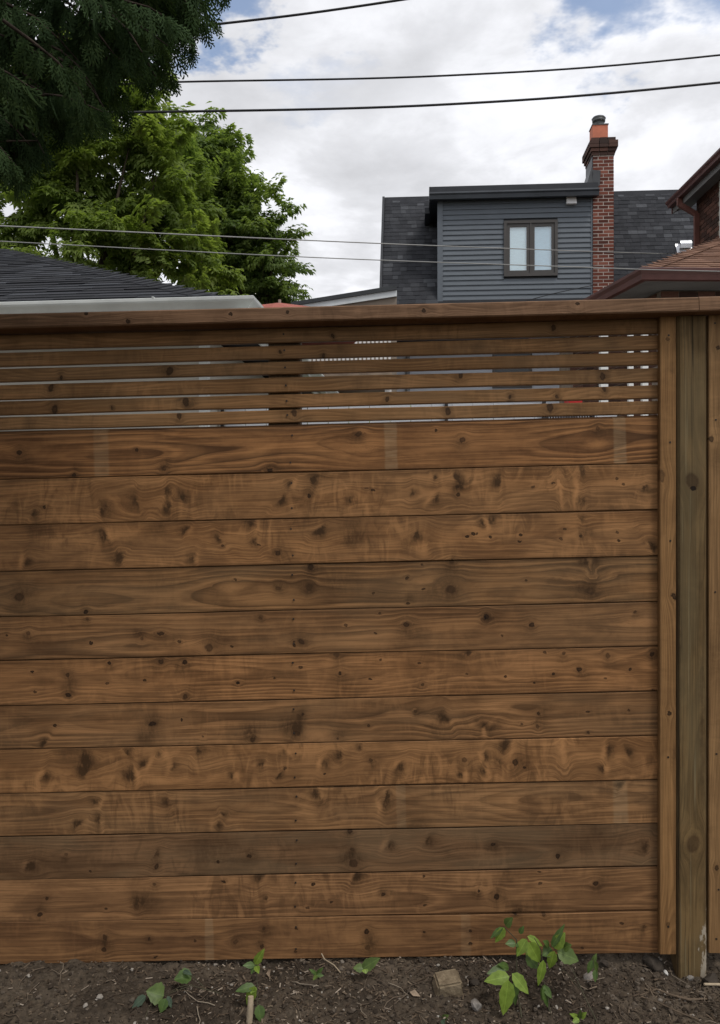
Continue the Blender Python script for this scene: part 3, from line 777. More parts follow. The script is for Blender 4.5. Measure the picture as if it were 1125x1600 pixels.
# ------------------------------------------------------------------ the grey house with its dormer
def build_grey_house():
    fr = Frame(685, 17.3, math.atan(0.071))
    h = fr.thing('grey_house', 'dark grey house with a sided dormer, casement window and red brick chimney', 'house')
    rr = random.Random(11)
    c_side = (0.130, 0.150, 0.173)
    m_side = plain('grey_siding', c_side, 0.55, 0.07, 3.0, 0.3, scale=(1, 1, 4))
    m_dark = plain('black_metal_trim', (0.020, 0.023, 0.029), 0.42, 0.2, 4.0, 0.4)
    m_wall = plain('pale_render', (0.50, 0.53, 0.58), 0.8, 0.06, 2.0)
    xL = 0.0; xR = fr.hit(925, 400).x
    zt = fr.hit(800, 303).z
    # roof plane
    tanp = 1.73; P0 = Vector((0, -0.05, fr.hit(640, 475).z)); nrm = Vector((0, -tanp, 1)).normalized()
    upv = Vector((0, 1, tanp)).normalized()
    xl = fr.plane(597, 400, P0, nrm).x; xr = fr.plane(1135, 380, P0, nrm).x
    ridge = fr.plane(640, 309, P0, nrm)
    eave_z = 5.0; ye = P0.y + (eave_z - P0.z) / tanp
    yr_, zr_ = ridge.y, ridge.z
    # body
    mb = MB(); mb.box(xl + 0.05, xr, 0.0, 2 * yr_ - ye - 0.4, -0.1, eave_z - 0.02)
    wall = lobj('wall', mb, m_wall, h, label='pale grey ground floor wall')
    # roof solid (front and back slope with gable ends)
    mb = MB(); yb = 2 * yr_ - ye
    prof = [(ye, eave_z), (yr_, zr_), (yb, eave_z), (yb, eave_z - 0.12), (ye, eave_z - 0.12)]
    mb.prism(prof, xl, xr)
    roof = lobj('roof', mb, plain('roof_felt', (0.025, 0.026, 0.03), 0.9, 0.2, 10), h)
    # rake trim on the left gable edge
    mb = MB()
    mb.sweep([(-0.02, -0.10), (0.03, -0.10), (0.03, 0.05), (-0.02, 0.05)], [(xl - 0.012, ye - 0.02, eave_z - 0.03), (xl - 0.012, yr_, zr_ + 0.005)], Vector((0, -tanp, 1)).normalized())
    lobj('rake_trim', mb, m_dark, h)
    # ridge cap
    mb = MB(); mb.prism([(yr_ - 0.11, zr_ - 0.17), (yr_, zr_ + 0.025), (yr_ + 0.11, zr_ - 0.17)], xl, xr)
    lobj('ridge_cap', mb, SH_BLACK, roof)
    # shingles left of the dormer and right of the chimney
    expo = 0.118
    xe = fr.plane(684, 420, P0, nrm).x; xc = fr.plane(948, 380, P0, nrm).x
    e0 = Vector((0, ye, eave_z))
    L = (Vector((0, yr_, zr_)) - e0).length
    nrows = int(L / expo)
    v0 = (P0.z - 0.12 - eave_z) / upv.z       # rows under the fence line cannot be seen
    r0 = int(v0 / expo)
    org = e0 + upv * (r0 * expo)
    shingle_field(roof, org, (1, 0, 0), upv, nrows - r0, expo, SH_BLACK, 0.11, 0.22, lambda v: [(xl + 0.03, min(xe + 0.05, 0.0 + max(0, 0.0)))], rr=rr, limit=130)
    shingle_field(roof, org, (1, 0, 0), upv, nrows - r0, expo, SH_BLACK, 0.12, 0.24, lambda v: [(xc - rr.uniform(0, 0.1), xr)], rr=rr, limit=165)
    # dormer core
    y_back = yr_ - 0.05
    mb = MB(); mb.box(0.012, xR - 0.012, 0.02, y_back, eave_z - 0.3, zt + 0.05)
    dorm = lobj('dormer', mb, m_dark, h)
    # siding boards, lapped, broken by the window
    expo_s = (fr.hit(800, 340).z - fr.hit(800, 465).z) / 15.8
    wx0, wx1 = fr.hit(787, 390).x, fr.hit(871, 390).x; wz0, wz1 = fr.hit(830, 432).z, fr.hit(830, 345).z
    z = fr.hit(700, 470).z - expo_s * 4; i = 0

    def lap(a, b, z):
        mb = MB(); mb.prism([(0.02, z), (-0.016, z), (-0.016, z + 0.010), (0.006, z + expo_s + 0.012), (0.02, z + expo_s + 0.012)][::-1], a, b)
        o = lobj('siding_board', mb, m_side, dorm)
    while z < zt:
        if z + expo_s > wz0 + 0.02 and z < wz1 - 0.02:
            lap(xL + 0.09, wx0 - 0.002, z); lap(wx1 + 0.002, xR - 0.02, z)
        else: lap(xL + 0.09, xR - 0.02, z)
        z += expo_s
    # corner boards
    mb = MB(); mb.box(-0.02, 0.09, -0.028, 0.05, eave_z - 0.3, zt - 0.01)
    lobj('corner_board', mb, plain('corner_grey', (0.135, 0.155, 0.178), 0.5, 0.08, 3), dorm)
    mb = MB(); mb.box(xR - 0.022, xR + 0.005, -0.022, 0.05, eave_z - 0.3, zt - 0.01)
    lobj('corner_board', mb, m_side, dorm)
    # left cheek siding
    mb = MB(); z = eave_z - 0.2
    while z < zt:
        yy0 = 0.05; yy1 = P0.y + (z + 0.15 - P0.z) / tanp + 0.25
        M = Matrix.Rotation(R(90), 4, 'Z')
        if yy1 > yy0 + 0.05:
            mb.add([(-0.014, yy0, z), (-0.014, yy1, z), (0.008, yy1, z + expo_s + 0.01), (0.008, yy0, z + expo_s + 0.01), (0.012, yy0, z), (0.012, yy1, z)],
                   ((0, 3, 2, 1), (0, 1, 5, 4), (4, 5, 2, 3)))
        z += expo_s
    o = lobj('cheek_siding', mb, m_side, dorm); o['kind'] = 'stuff'
    # flat dormer roof with stepped fascia
    fo = -0.19
    rz = lambda px, py: fr.hit(px, py, fo).z
    fx0 = fr.hit(671, 300, fo).x; fx1 = fr.hit(936, 300, fo).x
    za, zb_, zc = fr.hit(800, 287.5, fo).z, fr.hit(800, 299, fo).z, fr.hit(800, 308.5, fo).z
    mb = MB(); mb.prism([(fo + 0.03, zb_), (fo + 0.03, za), (y_back + 0.6, za + 0.03), (y_back + 0.6, zc + 0.03), (fo + 0.06, zc + 0.03), (fo + 0.06, zb_)][::-1], fx0 + 0.02, fx1 - 0.01)
    rf = lobj('dormer_roof', mb, m_dark, h)
    mb = MB(); gut = [(fo + 0.06, zb_ + 0.005), (fo - 0.05, zb_ + 0.012), (fo - 0.055, zb_ - 0.02), (fo - 0.03, zb_ - 0.05), (fo - 0.015, zc), (fo + 0.06, zc)]
    mb.prism(gut[::-1] if False else gut, fx0, fx1)
    lobj('gutter', mb, plain('gutter_slate', (0.040, 0.047, 0.058), 0.38, 0.15, 3, 0.5), rf)
    mb = MB(); mb.box(fx0 - 0.005, fx0 + 0.035, fo + 0.06, y_back + 0.5, zc - 0.02, za + 0.012)
    lobj('side_fascia', mb, m_dark, rf)
    mb = MB(); mb.box(fx0 + 0.035, 0.0, fo + 0.06, y_back, zc + 0.0, zc + 0.02)
    lobj('soffit', mb, m_dark, rf)
    mb = MB(); mb.sweep([(-0.05, -0.07), (0.05, -0.07), (0.05, 0.05), (-0.05, 0.05)], [(fx0 - 0.04, 0.35, zc - 0.02), (fx0 - 0.04, y_back + 0.1, zc - 0.02)])
    lobj('gutter', mb, m_dark, rf)
    # window
    m_fr = plain('bronze_frame', (0.070, 0.064, 0.060), 0.45, 0.08, 4, 0.4)
    cx = (wx0 + wx1) / 2
    mb = MB(); b = 0.058
    mb.box(wx0, wx1, -0.045, 0.03, wz1 - b, wz1); mb.box(wx0, wx1, -0.045, 0.03, wz0, wz0 + b)
    mb.box(wx0, wx0 + b, -0.045, 0.03, wz0 + b, wz1 - b); mb.box(wx1 - b, wx1, -0.045, 0.03, wz0 + b, wz1 - b)
    mb.box(cx - 0.016, cx + 0.016, -0.04, 0.03, wz0 + b, wz1 - b)
    win = lobj('window', mb, m_fr, dorm)
    n = NT('window_glass'); n.fin((0.9, 0.95, 0.95), 0.03, 0.5)
    gl = n.new('ShaderNodeBsdfGlossy'); gl.inputs['Roughness'].default_value = 0.02
    tr = n.new('ShaderNodeBsdfTransparent'); tr.inputs[0].default_value = (0.96, 0.99, 1.0, 1)
    fz = n.new('ShaderNodeFresnel'); fz.inputs[0].default_value = 2.6
    mx = n.new('ShaderNodeMixShader'); gn = n.new('ShaderNodeNewGeometry'); n.L.new(n.math('MULTIPLY', fz.outputs[0], n.math('SUBTRACT', 1.0, gn.outputs['Backfacing'])), mx.inputs[0]); n.L.new(tr.outputs[0], mx.inputs[1]); n.L.new(gl.outputs[0], mx.inputs[2]); n.L.new(mx.outputs[0], n.out.inputs[0])
    m_gl = n.m
    for a, bb, bc in ((wx0 + b + 0.003, cx - 0.019, (0.74, 0.86, 0.91)), (cx + 0.019, wx1 - b - 0.003, (0.56, 0.71, 0.81))):  # blind tones also stand in for pale blue sky reflected in the panes
        s_ = 0.062; mb = MB(); z0_, z1_ = wz0 + b + 0.003, wz1 - b - 0.003
        mb.box(a, bb, -0.022, 0.022, z1_ - s_, z1_); mb.box(a, bb, -0.022, 0.022, z0_, z0_ + s_)
        mb.box(a, a + s_, -0.022, 0.022, z0_ + s_, z1_ - s_); mb.box(bb - s_, bb, -0.022, 0.022, z0_ + s_, z1_ - s_)
        s2 = lobj('window_sash', mb, m_fr, h)
        mb = MB(); mb.box(a + s_ - 0.005, bb - s_ + 0.005, -0.004, 0.004, z0_ + s_ - 0.005, z1_ - s_ + 0.005); lobj('pane', mb, m_gl, s2)
        mb = MB(); mb.box(a + s_ - 0.004, bb - s_ + 0.004, 0.008, 0.0195, z0_ + s_ - 0.004, z1_ - s_ + 0.004); lobj('blind_sky_tint', mb, plain('blind_sky_reflection', bc, 0.8, 0.05, 8, scale=(1, 1, 6)), s2)
    # ground floor window, seen through the slats
    gx0, gx1 = fr.hit(769, 580).x, fr.hit(831, 580).x; gz0, gz1 = fr.hit(800, 606).z, fr.hit(800, 549).z
    mb = MB()
    mb.box(gx0, gx1, -0.03, 0.0, gz0, gz0 + 0.06); mb.box(gx0, gx1, -0.03, 0.0, gz1 - 0.06, gz1); mb.box(gx0, gx0 + 0.06, -0.03, 0.0, gz0 + 0.06, gz1 - 0.06); mb.box(gx1 - 0.06, gx1, -0.03, 0.0, gz0 + 0.06, gz1 - 0.06)
    w2 = lobj('window', mb, m_fr, h, label='small dark ground floor window')
    mb = MB(); mb.box(gx0 + 0.06, gx1 - 0.06, -0.014, -0.004, gz0 + 0.06, gz1 - 0.06); lobj('pane', mb, plain('dark_pane', (0.03, 0.033, 0.035), 0.15, 0.2, 3, 0.5), w2)
    mb = MB(); px0 = fr.hit(637, 580).x; mb.tube([(px0, -0.06, 0), (px0, -0.06, eave_z - 0.05)], 0.045, 10); lobj('downpipe', mb, plain('pipe_grey', (0.16, 0.17, 0.18), 0.5), h)
    # white vent box
    vx0, vx1, vz0, vz1 = fr.hit(884, 313).x, fr.hit(900, 313).x, fr.hit(892, 320.5).z, fr.hit(892, 306).z
    mb = MB(); mb.hexa([Vector(q) for q in ((vx0, -0.10, vz0), (vx1, -0.10, vz0), (vx1, 0.0, vz0), (vx0, 0.0, vz0), (vx0 + 0.01, -0.06, vz1), (vx1 - 0.01, -0.06, vz1), (vx1 - 0.01, 0.0, vz1), (vx0 + 0.01, 0.0, vz1))])
    lobj('wall_vent', mb, plain('white_plastic', (0.82, 0.82, 0.82), 0.5, 0.05, 5), h)
    # chimney
    cx0 = fr.hit(926.5, 400, -0.03).x; cx1 = fr.hit(959, 400, -0.03).x
    cz0 = eave_z - 0.1; cz1 = fr.hit(940, 243, -0.03).z; yd = 0.64
    m_mort = plain('mortar', (0.55, 0.49, 0.44), 0.9, 0.12, 20)
    mb = MB(); mb.box(cx0 + 0.005, cx1 - 0.005, -0.0275, yd, 3.0, cz1 + 0.1)
    ch = lobj('chimney', mb, m_mort, h)
    mbk = brick_mat('chimney_brick', ((0.0, (0.085, 0.031, 0.023)), (0.4, (0.140, 0.044, 0.031)), (0.85, (0.20, 0.066, 0.045)), (1.0, (0.27, 0.105, 0.075))))
    mdk = brick_mat('sooty_brick', ((0.0, (0.048, 0.034, 0.030)), (0.7, (0.095, 0.056, 0.046)), (1.0, (0.17, 0.090, 0.070))))
    course = (fr.hit(940, 250).z - fr.hit(940, 461).z) / 38.5
    W = cx1 - cx0; j = 0.015

    def brick(x, w, z, hgt, y, dpt, m, par):
        mb = MB(); c = 0.004
        mb.box(0, 1, 0, 1, 0, 1)
        key = m.name
        if key not in BR:
            me = mb.mesh('brick'); me.materials.append(m); BR[key] = me
        o = link('brick', BR[key], None, par, (x, y, z), None, (w, dpt, hgt)); return o
    BR = {}
    z = P0.z - 0.35; i = 0
    while z < cz1 - 0.02:
        dp = rr.uniform(0, 0.004)
        cuts = (0, 0.25, 0.75, 1.0) if i % 2 else (0, 0.5, 1.0)
        for a, b in zip(cuts[:-1], cuts[1:]):
            y = -0.03 - rr.uniform(0, 0.003)
            brick(cx0 + a * W + (j / 2 if a > 0 else 0), (b - a) * W - (j / 2 if a > 0 else 0) - (j / 2 if b < 1 else 0), z, course - j, y, 0.1, mbk, ch)
        i += 1; z += course
    # side bricks on the right face
    mb = MB(); z = P0.z - 0.35; i = 0
    while z < cz1 - 0.02:
        a = 0.085 + (0.11 if i % 2 else 0)
        while a < yd:
            b = min(a + 0.21, yd); mb.box(cx1 - 0.05, cx1 + 0.002, a, b - j, z, z + course - j); a += 0.222
        z += course; i += 1
    o = lobj('side_bricks', mb, mbk, ch); o['kind'] = 'stuff'
    # corbelled sooty top
    z = cz1 + 0.004
    steps = (0.02, 0.045, 0.075, 0.075, 0.035, 0.0)
    for q, s_ in enumerate(steps[:5]):
        a0, a1, y0_, y1_ = cx0 - s_, cx1 + s_, -0.03 - s_, yd + s_
        w = a1 - a0; hh = course - 0.006; nb = 3
        for t in range(nb):
            brick(a0 + w * t / nb + (0.004 if t else 0), w / nb - 0.008, z, hh, y0_ - rr.uniform(0, .004), 0.1, mdk, ch)
        nb = 4; d = (y1_ - y0_ - 0.11)
        for t in range(nb):
            for xx in (a0 - 0.002, a1 - 0.098):
                brick(xx, 0.1, z, hh, y0_ + 0.11 + d * t / nb, d / nb - 0.008, mdk, ch)
        z += course
    mb = MB(); mb.box(cx0 - 0.02, cx1 + 0.02, -0.05, yd + 0.02, cz1 + 0.1, z - 0.004)
    lobj('crown_core', mb, plain('sooty_mortar', (0.09, 0.08, 0.075), 0.9, 0.3, 20), ch)
    ztop = z - 0.004
    # flue and metal cap
    fx0_, fx1_ = fr.hit(926, 205, 0.1).x, fr.hit(950, 205, 0.1).x; fzt = fr.hit(938, 195, 0.1).z
    mb = MB(); mb.box(fx0_, fx1_, 0.1, 0.1 + (fx1_ - fx0_), ztop - 0.02, fzt)
    fl = lobj('flue_tile', mb, plain('terracotta', (0.56, 0.19, 0.115), 0.8, 0.12, 6), ch)
    fcx, fcy = (fx0_ + fx1_) / 2, 0.1 + (fx1_ - fx0_) / 2
    mb = MB()
    mb.box(fx0_ - 0.012, fx1_ + 0.012, 0.088, 0.112 + (fx1_ - fx0_), fzt + 0.001, fzt + 0.022)
    mb.lathe([(0.15, 0.0), (0.11, 0.04), (0.10, 0.05), (0.10, 0.09), (0.13, 0.10), (0.135, 0.14), (0.12, 0.15), (0.145, 0.17), (0.12, 0.20), (0.02, 0.215)], (fcx, fcy, fzt + 0.022), 18)
    lobj('chimney_cap', mb, plain('dull_galvanised', (0.095, 0.10, 0.10), 0.5, 0.25, 12, 0.5, 0.6), fl)
    # dark flashing wrapped round the left side above the dormer roof
    zf0, zf1 = za - 0.02, cz1 - 0.01
    m_fl = plain('lead_flashing', (0.045, 0.048, 0.054), 0.5, 0.25, 5, 0.4)
    mb = MB()
    mb.hexa([Vector(q) for q in ((cx0 - 0.13, -0.06, zf0), (cx0 - 0.005, -0.06, zf0), (cx0 - 0.005, yd + 0.1, zf0), (cx0 - 0.13, yd + 0.1, zf0), (cx0 - 0.018, -0.02, zf0 + 0.42), (cx0 - 0.005, -0.02, zf0 + 0.42), (cx0 - 0.005, yd, zf0 + 0.42), (cx0 - 0.018, yd, zf0 + 0.42))])
    mb.box(cx0 - 0.014, cx0 - 0.003, -0.02, yd, zf0 + 0.41, zf1)
    zz = zf0 + 0.30
    mb.add([(cx0 - 0.01, -0.055, zf0 - 0.01), (cx0 + 0.13, -0.055, zf0 - 0.01), (cx0 + 0.15, -0.047, zz), (cx0 - 0.01, -0.047, zz + 0.02)], [(0, 1, 2, 3)])
    lobj('flashing', mb, m_fl, ch)
    # shiny goose neck vent on the right hand slope
    vb = fr.plane(1070, 396, P0, nrm); m_al = plain('bare_aluminium', (0.72, 0.73, 0.75), 0.28, 0.08, 10, 0.5, 0.85)
    mb = MB(); sx = 21 / F * 18.2
    w = 0.075
    B = Matrix.Translation(vb) @ Matrix((Vector((1, 0, 0)), upv, Vector((0, -tanp, 1)).normalized())).transposed().to_4x4()
    mb.box(-0.16, 0.16, -0.02, 0.26, 0.008, 0.022, B)
    path = []
    for q in range(11):
        a = R(-20 + 190 * q / 10)
        path.append(Vector((0, 0, 0)) + Vector((0, 0.055 - 0.10 * math.sin(a * 0.5) * 0.9, 0.0)) + Vector((0, -0.02 * q / 10, 0)))
    # hood: an arched sheet turning down toward the camera
    c0 = vb + Vector((0, 0.02, 0.02))
    pr = []
    for q in range(13):
        a = R(200 - 200 * q / 12); pr.append((c0.y - 0.03 - 0.105 * math.cos(a) * -1, c0.z + 0.15 + 0.105 * math.sin(a)))
    outer = [(c0.y + 0.085, c0.z - 0.02)] + [(c0.y - 0.02 + 0.105 * math.cos(R(t)), c0.z + 0.15 + 0.105 * math.sin(R(t))) for t in range(0, 196, 15)] + [(c0.y - 0.115, c0.z + 0.07)]
    inner = [(c0.y - 0.105, c0.z + 0.075), (c0.y - 0.03, c0.z + 0.08), (c0.y - 0.03, c0.z - 0.02)]
    mb.prism(outer + inner, c0.x - 0.115, c0.x + 0.115)
    lobj('roof_vent', mb, m_al, h)


build_grey_house()


# ------------------------------------------------------------------ the garage on the left
def gutter_profile(s=1.0):
    return [(0.0, 0.0), (0.0, 0.105), (-0.012, 0.105), (-0.012, 0.10), (-0.118, 0.10), (-0.125, 0.112), (-0.132, 0.108), (-0.131, 0.088), (-0.124, 0.076), (-0.098, 0.056), (-0.074, 0.030), (-0.066, 0.022), (-0.066, 0.0)]


def build_garage():
    Yc = 6.0; pc = at(396, 462, Yc)
    yaw = math.atan(0.10)
    fr = Frame(396, Yc, yaw)
    g = fr.thing('garage', 'low garage with charcoal shingled hip roof and white gutter behind the fence', 'garage')
    rr = random.Random(21)
    zt = pc.z                          # top of gutter at its corner
    m_wh = plain('white_gutter', (0.58, 0.60, 0.58), 0.45, 0.10, 3.0, 0.4)
    # local frame: corner of the gutter at x = 0, eave runs to -x, side eave runs to +y
    gx, gy = -0.13, 0.13               # roof edge
    ez = zt - 0.015
    # hip direction from the photo: passes pixel (0, 388)
    o = fr.I @ Vector((0, 0, CZ)); d = fr.I.to_3x3() @ Vector((-562.5 / F, 1, (800 - 390) / F))
    # point on vertical plane x + y = gx + gy
    t = (gx + gy - (o.x + o.y)) / (d.x + d.y); hp = o + d * t
    pitch = (hp.z - ez) / (hp.y - gy)
    run = 4.1; top = ez + pitch * run; Lx = -9.0
    A = (gx, gy, ez); Bk = (gx, gy + 2 * run, ez); Cc = (gx - run, gy + run, top); Lf = (Lx, gy, ez); Lt = (Lx, gy + run, top); Lb = (Lx, gy + 2 * run, ez)
    mb = MB(); dz = 0.03
    pts = [A, Bk, Cc, Lf, Lt, Lb]; low = [(p[0], p[1], p[2] - dz) for p in pts]
    mb.add(pts + low, ((0, 2, 4, 3), (0, 1, 2), (1, 5, 4, 2), (6, 9, 11, 7), (0, 3, 9, 6), (1, 0, 6, 7), (5, 1, 7, 11), (3, 4, 10, 9), (4, 5, 11, 10)))
    roof = lobj('roof', mb, plain('garage_felt', (0.03, 0.031, 0.035), 0.9, 0.25, 12), g)
    up = Vector((0, 1, pitch)).normalized(); expo = 0.143
    rows = int(run * math.sqrt(1 + pitch * pitch) / expo)

    def spans(v):
        yy = v * up.y
        return [(max(-4.9 + rr.uniform(0, 0.2), -4.9), gx - yy - 0.02)]
    shingle_field(roof, (0, gy, ez), (1, 0, 0), up, rows, expo, SH_GARAGE, 0.24, 0.42, spans, thick=0.011, rr=rr, limit=295)
    # hip caps
    hv = Vector((-1, 1, pitch)).normalized(); nh = int(run * math.sqrt(2 + pitch * pitch) / 0.14)
    side = Vector((1, 1, 0)).normalized(); dn = Vector((0, 0, -1))
    me = None
    w = 0.14
    for q in range(nh):
        p = Vector(A) + hv * (0.14 * q + 0.02)
        mb = MB()
        if me is None:
            sl = pitch / math.sqrt(2) * 0.98
            a0 = -side * w + dn * (w * sl); b0 = side * w + dn * (w * sl); e = hv * 0.24; upn = Vector((0, 0, 0.020)); up2 = Vector((0, 0, 0.006))
            vs_ = [a0 + upn, upn * 1.2, b0 + upn, a0 + e + up2, e + up2 * 1.2, b0 + e + up2, a0 + Vector((0, 0, .004)), Vector((0, 0, .004)), b0 + Vector((0, 0, .004))]
            mb.add(vs_, ((0, 1, 4, 3), (1, 2, 5, 4), (6, 7, 1, 0), (7, 8, 2, 1), (0, 3, 6), (2, 8, 5)))
            me = mb.mesh('hip_cap_shingle'); me.materials.append(SH_GARAGE)
        link('hip_cap_shingle', me, None, roof, p)
    # gutters with a mitred corner
    prof = [(y, z - 0.108) for y, z in gutter_profile()]
    mb = MB(); n = len(prof)
    vs_ = [Vector((Lx, gy + y, zt + z)) for y, z in prof] + [Vector((gx - y, gy + y, zt + z)) for y, z in prof] + [Vector((gx - y, gy + 2 * run, zt + z)) for y, z in prof]
    fs = [(k * n + i, (k + 1) * n + i, (k + 1) * n + (i + 1) % n, k * n + (i + 1) % n) for k in range(2) for i in range(n)]
    mb.add(vs_, fs)
    # small wobble of the metal
    lobj('gutter', mb, m_wh, g)
    mb = MB(); mb.box(gx - 0.012, gx + 0.148, gy - 0.148, gy + 0.012, zt - 0.1125, zt - 0.109)
    mb.box(-2.0, -1.985, gy - 0.134, gy, zt + 0.004, zt + 0.012); mb.box(-0.75, -0.735, gy - 0.134, gy, zt + 0.004, zt + 0.012)
    lobj('gutter_strap', mb, m_wh, g)
    # fascia, soffit, wall of pale siding
    mb = MB(); ov = 0.36
    mb.box(Lx, gx - 0.002, gy + 0.012, gy + 0.03, zt - 0.17, zt - 0.005); mb.box(gx - 0.03, gx - 0.012, gy + 0.03, gy + 2 * run, zt - 0.17, zt - 0.005)
    mb.box(Lx, gx - 0.03, gy + 0.03, gy + ov, zt - 0.17, zt - 0.155)
    lobj('fascia', mb, m_wh, g)
    m_s = plain('beige_siding', (0.40, 0.38, 0.33), 0.6, 0.08, 3)
    mb = MB(); mb.box(Lx, gx - ov, gy + ov, gy + 2 * run - ov, -0.1, zt - 0.16); wl = lobj('wall', mb, m_s, g)
    z = 0.1
    while z < zt - 0.3:
        mb = MB(); mb.prism([(gy + ov + 0.003, z), (gy + ov - 0.016, z), (gy + ov - 0.016, z + 0.008), (gy + ov - 0.003, z + 0.118), (gy + ov + 0.003, z + 0.118)][::-1], -5.5, gx - ov - 0.05)
        lobj('siding_board', mb, m_s, wl); z += 0.11
    mb = MB(); mb.box(gx - ov - 0.05, gx - ov + 0.02, gy + ov - 0.022, gy + ov + 0.05, -0.1, zt - 0.16); lobj('corner_board', mb, m_wh, wl)


build_garage()


# ------------------------------------------------------------------ the red brick house on the right
def build_brick_house():
    h = thing('brick_house', 'dark red brick house with maroon eaves and a low brown shingled rear wing', 'house', (5.8, 12.0, 0))
    rr = random.Random(31)
    m_mar = plain('maroon_metal', (0.105, 0.042, 0.036), 0.42, 0.15, 4, 0.45)
    m_sof = plain('soffit_grey', (0.16, 0.155, 0.15), 0.6, 0.1, 3)
    m_mort = plain('brown_mortar', (0.22, 0.18, 0.145), 0.9, 0.2, 14)
    mbk = brick_mat('house_brick', ((0.0, (0.045, 0.026, 0.020)), (0.5, (0.085, 0.042, 0.031)), (1.0, (0.14, 0.068, 0.048))))
    # upper block: side wall along the depth, far corner at photo x = 1088
    Yf = 14.5; Xw = (1088 - 562.5) / F * Yf; ztop = CZ + (800 - 300) / F * Yf
    Yn = 10.9; Xe = Xw - 0.37; ze = CZ + (800 - 303) / F * Yf
    mb = MB(); mb.box(Xw + 0.008, Xw + 7, Yn, Yf, -0.1, ztop + 0.05); wl = wobj('wall', mb, m_mort, h)
    bm_ = MB(); bm_.box(0, 1, 0, 1, 0, 1); me = bm_.mesh('brick'); me.materials.append(mbk)
    RO = Vector((5.8, 12.0, 0))
    course = 0.078; z = 3.9; i = 0; cnt = 0
    while z < ztop:
        y = Yf - 0.002 - (0.11 if i % 2 else 0.0)
        first = True
        while y > Yf - 1.35:
            ln = 0.108 if (first and i % 2 == 0 and False) else 0.212
            y0 = y - ln
            inwin = (y0 < Yf - 1.02) and (CZ + 410 / F * 13.6 < z < CZ + 515 / F * 13.6)
            if not inwin:
                link('brick', me, None, wl, Vector((Xw - rr.uniform(0, 0.006), y0, z)) - RO, None, (0.09, ln - 0.011, course - 0.011)); cnt += 1
            y = y0; first = False
        if i % 2: link('brick', me, None, wl, Vector((Xw, Yf - 0.108, z)) - RO, None, (0.09, 0.1, course - 0.011))
        z += course; i += 1
    rest = MB(); z = 3.9 - 20 * course; i = 0
    while z < ztop:
        y = Yf - (1.35 if z >= 3.9 else 0.0) - (0.11 if i % 2 else 0.0)
        if z >= 3.9:
            k = math.ceil((1.35 - (0.11 if i % 2 else 0)) / 0.212); y = Yf - 0.002 - (0.11 if i % 2 else 0.0) - k * 0.212
        while y > Yn + 0.22:
            if not (12.42 < y - 0.1 < 13.6 and 5.6 < z < 6.8): rest.box(Xw - rr.uniform(0, 0.006), Xw + 0.09, y - 0.201, y, z, z + course - 0.011)
            y -= 0.212
        z += course; i += 1
    wobj('brick', rest, mbk, wl, kind='stuff', root=h)
    # window jamb at the frame edge
    yj = 12.55 + 0.95
    mb = MB()
    for (a, b, c, d) in ((yj - 0.10, yj, 5.65, 6.75), (yj - 1.1, yj - 1.0, 5.65, 6.75), (yj - 1.0, yj - 0.10, 6.65, 6.75), (yj - 1.0, yj - 0.10, 5.65, 5.75)):
        mb.box(Xw - 0.03, Xw + 0.02, a, b, c, d)
    w = wobj('window', mb, plain('white_frame', (0.7, 0.7, 0.68), 0.5, 0.05, 4), h)
    mb = MB(); mb.box(Xw - 0.004, Xw + 0.006, yj - 1.0, yj - 0.10, 5.75, 6.65); wobj('pane', mb, plain('dark_pane', (0.03, 0.033, 0.035), 0.1, 0.2, 3, 0.6), w, root=h)
    # upper roof: eave along the side, slope rising to the right
    tp = 0.5
    mb = MB()
    y0, y1 = Yn - 0.4, Yf + 0.42
    mb.add([(Xe + 0.1, y0, ze), (Xe + 0.1, y1, ze), (Xe + 4.1, y1, ze + 2.0), (Xe + 4.1, y0, ze + 2.0), (Xe + 0.1, y0, ze - 0.03), (Xe + 0.1, y1, ze - 0.03), (Xe + 4.1, y1, ze + 1.97), (Xe + 4.1, y0, ze + 1.97), (Xe + 8.1, y0, ze), (Xe + 8.1, y1, ze)],
           ((0, 3, 2, 1), (4, 5, 6, 7), (0, 1, 5, 4), (1, 2, 6, 5), (3, 0, 4, 7), (3, 8, 9, 2)))
    wobj('upper_roof', mb, SH_BROWN, h)
    gp = [(0.0, -0.10), (0.0, 0.01), (-0.11, 0.01), (-0.125, 0.0), (-0.12, -0.03), (-0.09, -0.06), (-0.08, -0.10)]
    mb = MB(); n = len(gp)
    vs_ = [Vector((Xe + 0.11 + y, y0, ze + z)) for y, z in gp] + [Vector((Xe + 0.11 + y, y1, ze + z)) for y, z in gp]
    mb.add(vs_, [(i, n + i, n + (i + 1) % n, (i + 1) % n) for i in range(n)]); mb.add(vs_, (tuple(range(n)), tuple(range(n, 2 * n))[::-1]))
    wobj('gutter', mb, m_mar, h)
    mb = MB(); mb.box(Xe + 0.112, Xe + 0.13, y0, y1 - 0.02, ze - 0.2, ze - 0.031); mb.box(Xe + 0.13, Xw + 0.02, y0, y1 - 0.02, ze - 0.135, ze - 0.12)
    wobj('soffit', mb, m_sof, h)
    mb = MB(); mb.add([(Xe + 0.1, y1 - 0.02, ze - 0.2), (Xe + 0.1, y1 + 0.01, ze - 0.2), (Xe + 4, y1 + 0.01, ze + 1.75), (Xe + 4, y1 - 0.02, ze + 1.75), (Xe + 0.1, y1 - 0.02, ze - 0.01), (Xe + 0.1, y1 + 0.01, ze - 0.01), (Xe + 4, y1 + 0.01, ze + 1.94), (Xe + 4, y1 - 0.02, ze + 1.94)],
                      ((0, 3, 2, 1), (4, 5, 6, 7), (0, 1, 5, 4), (1, 2, 6, 5), (2, 3, 7, 6), (3, 0, 4, 7)))
    wobj('barge_board', mb, m_mar, h)
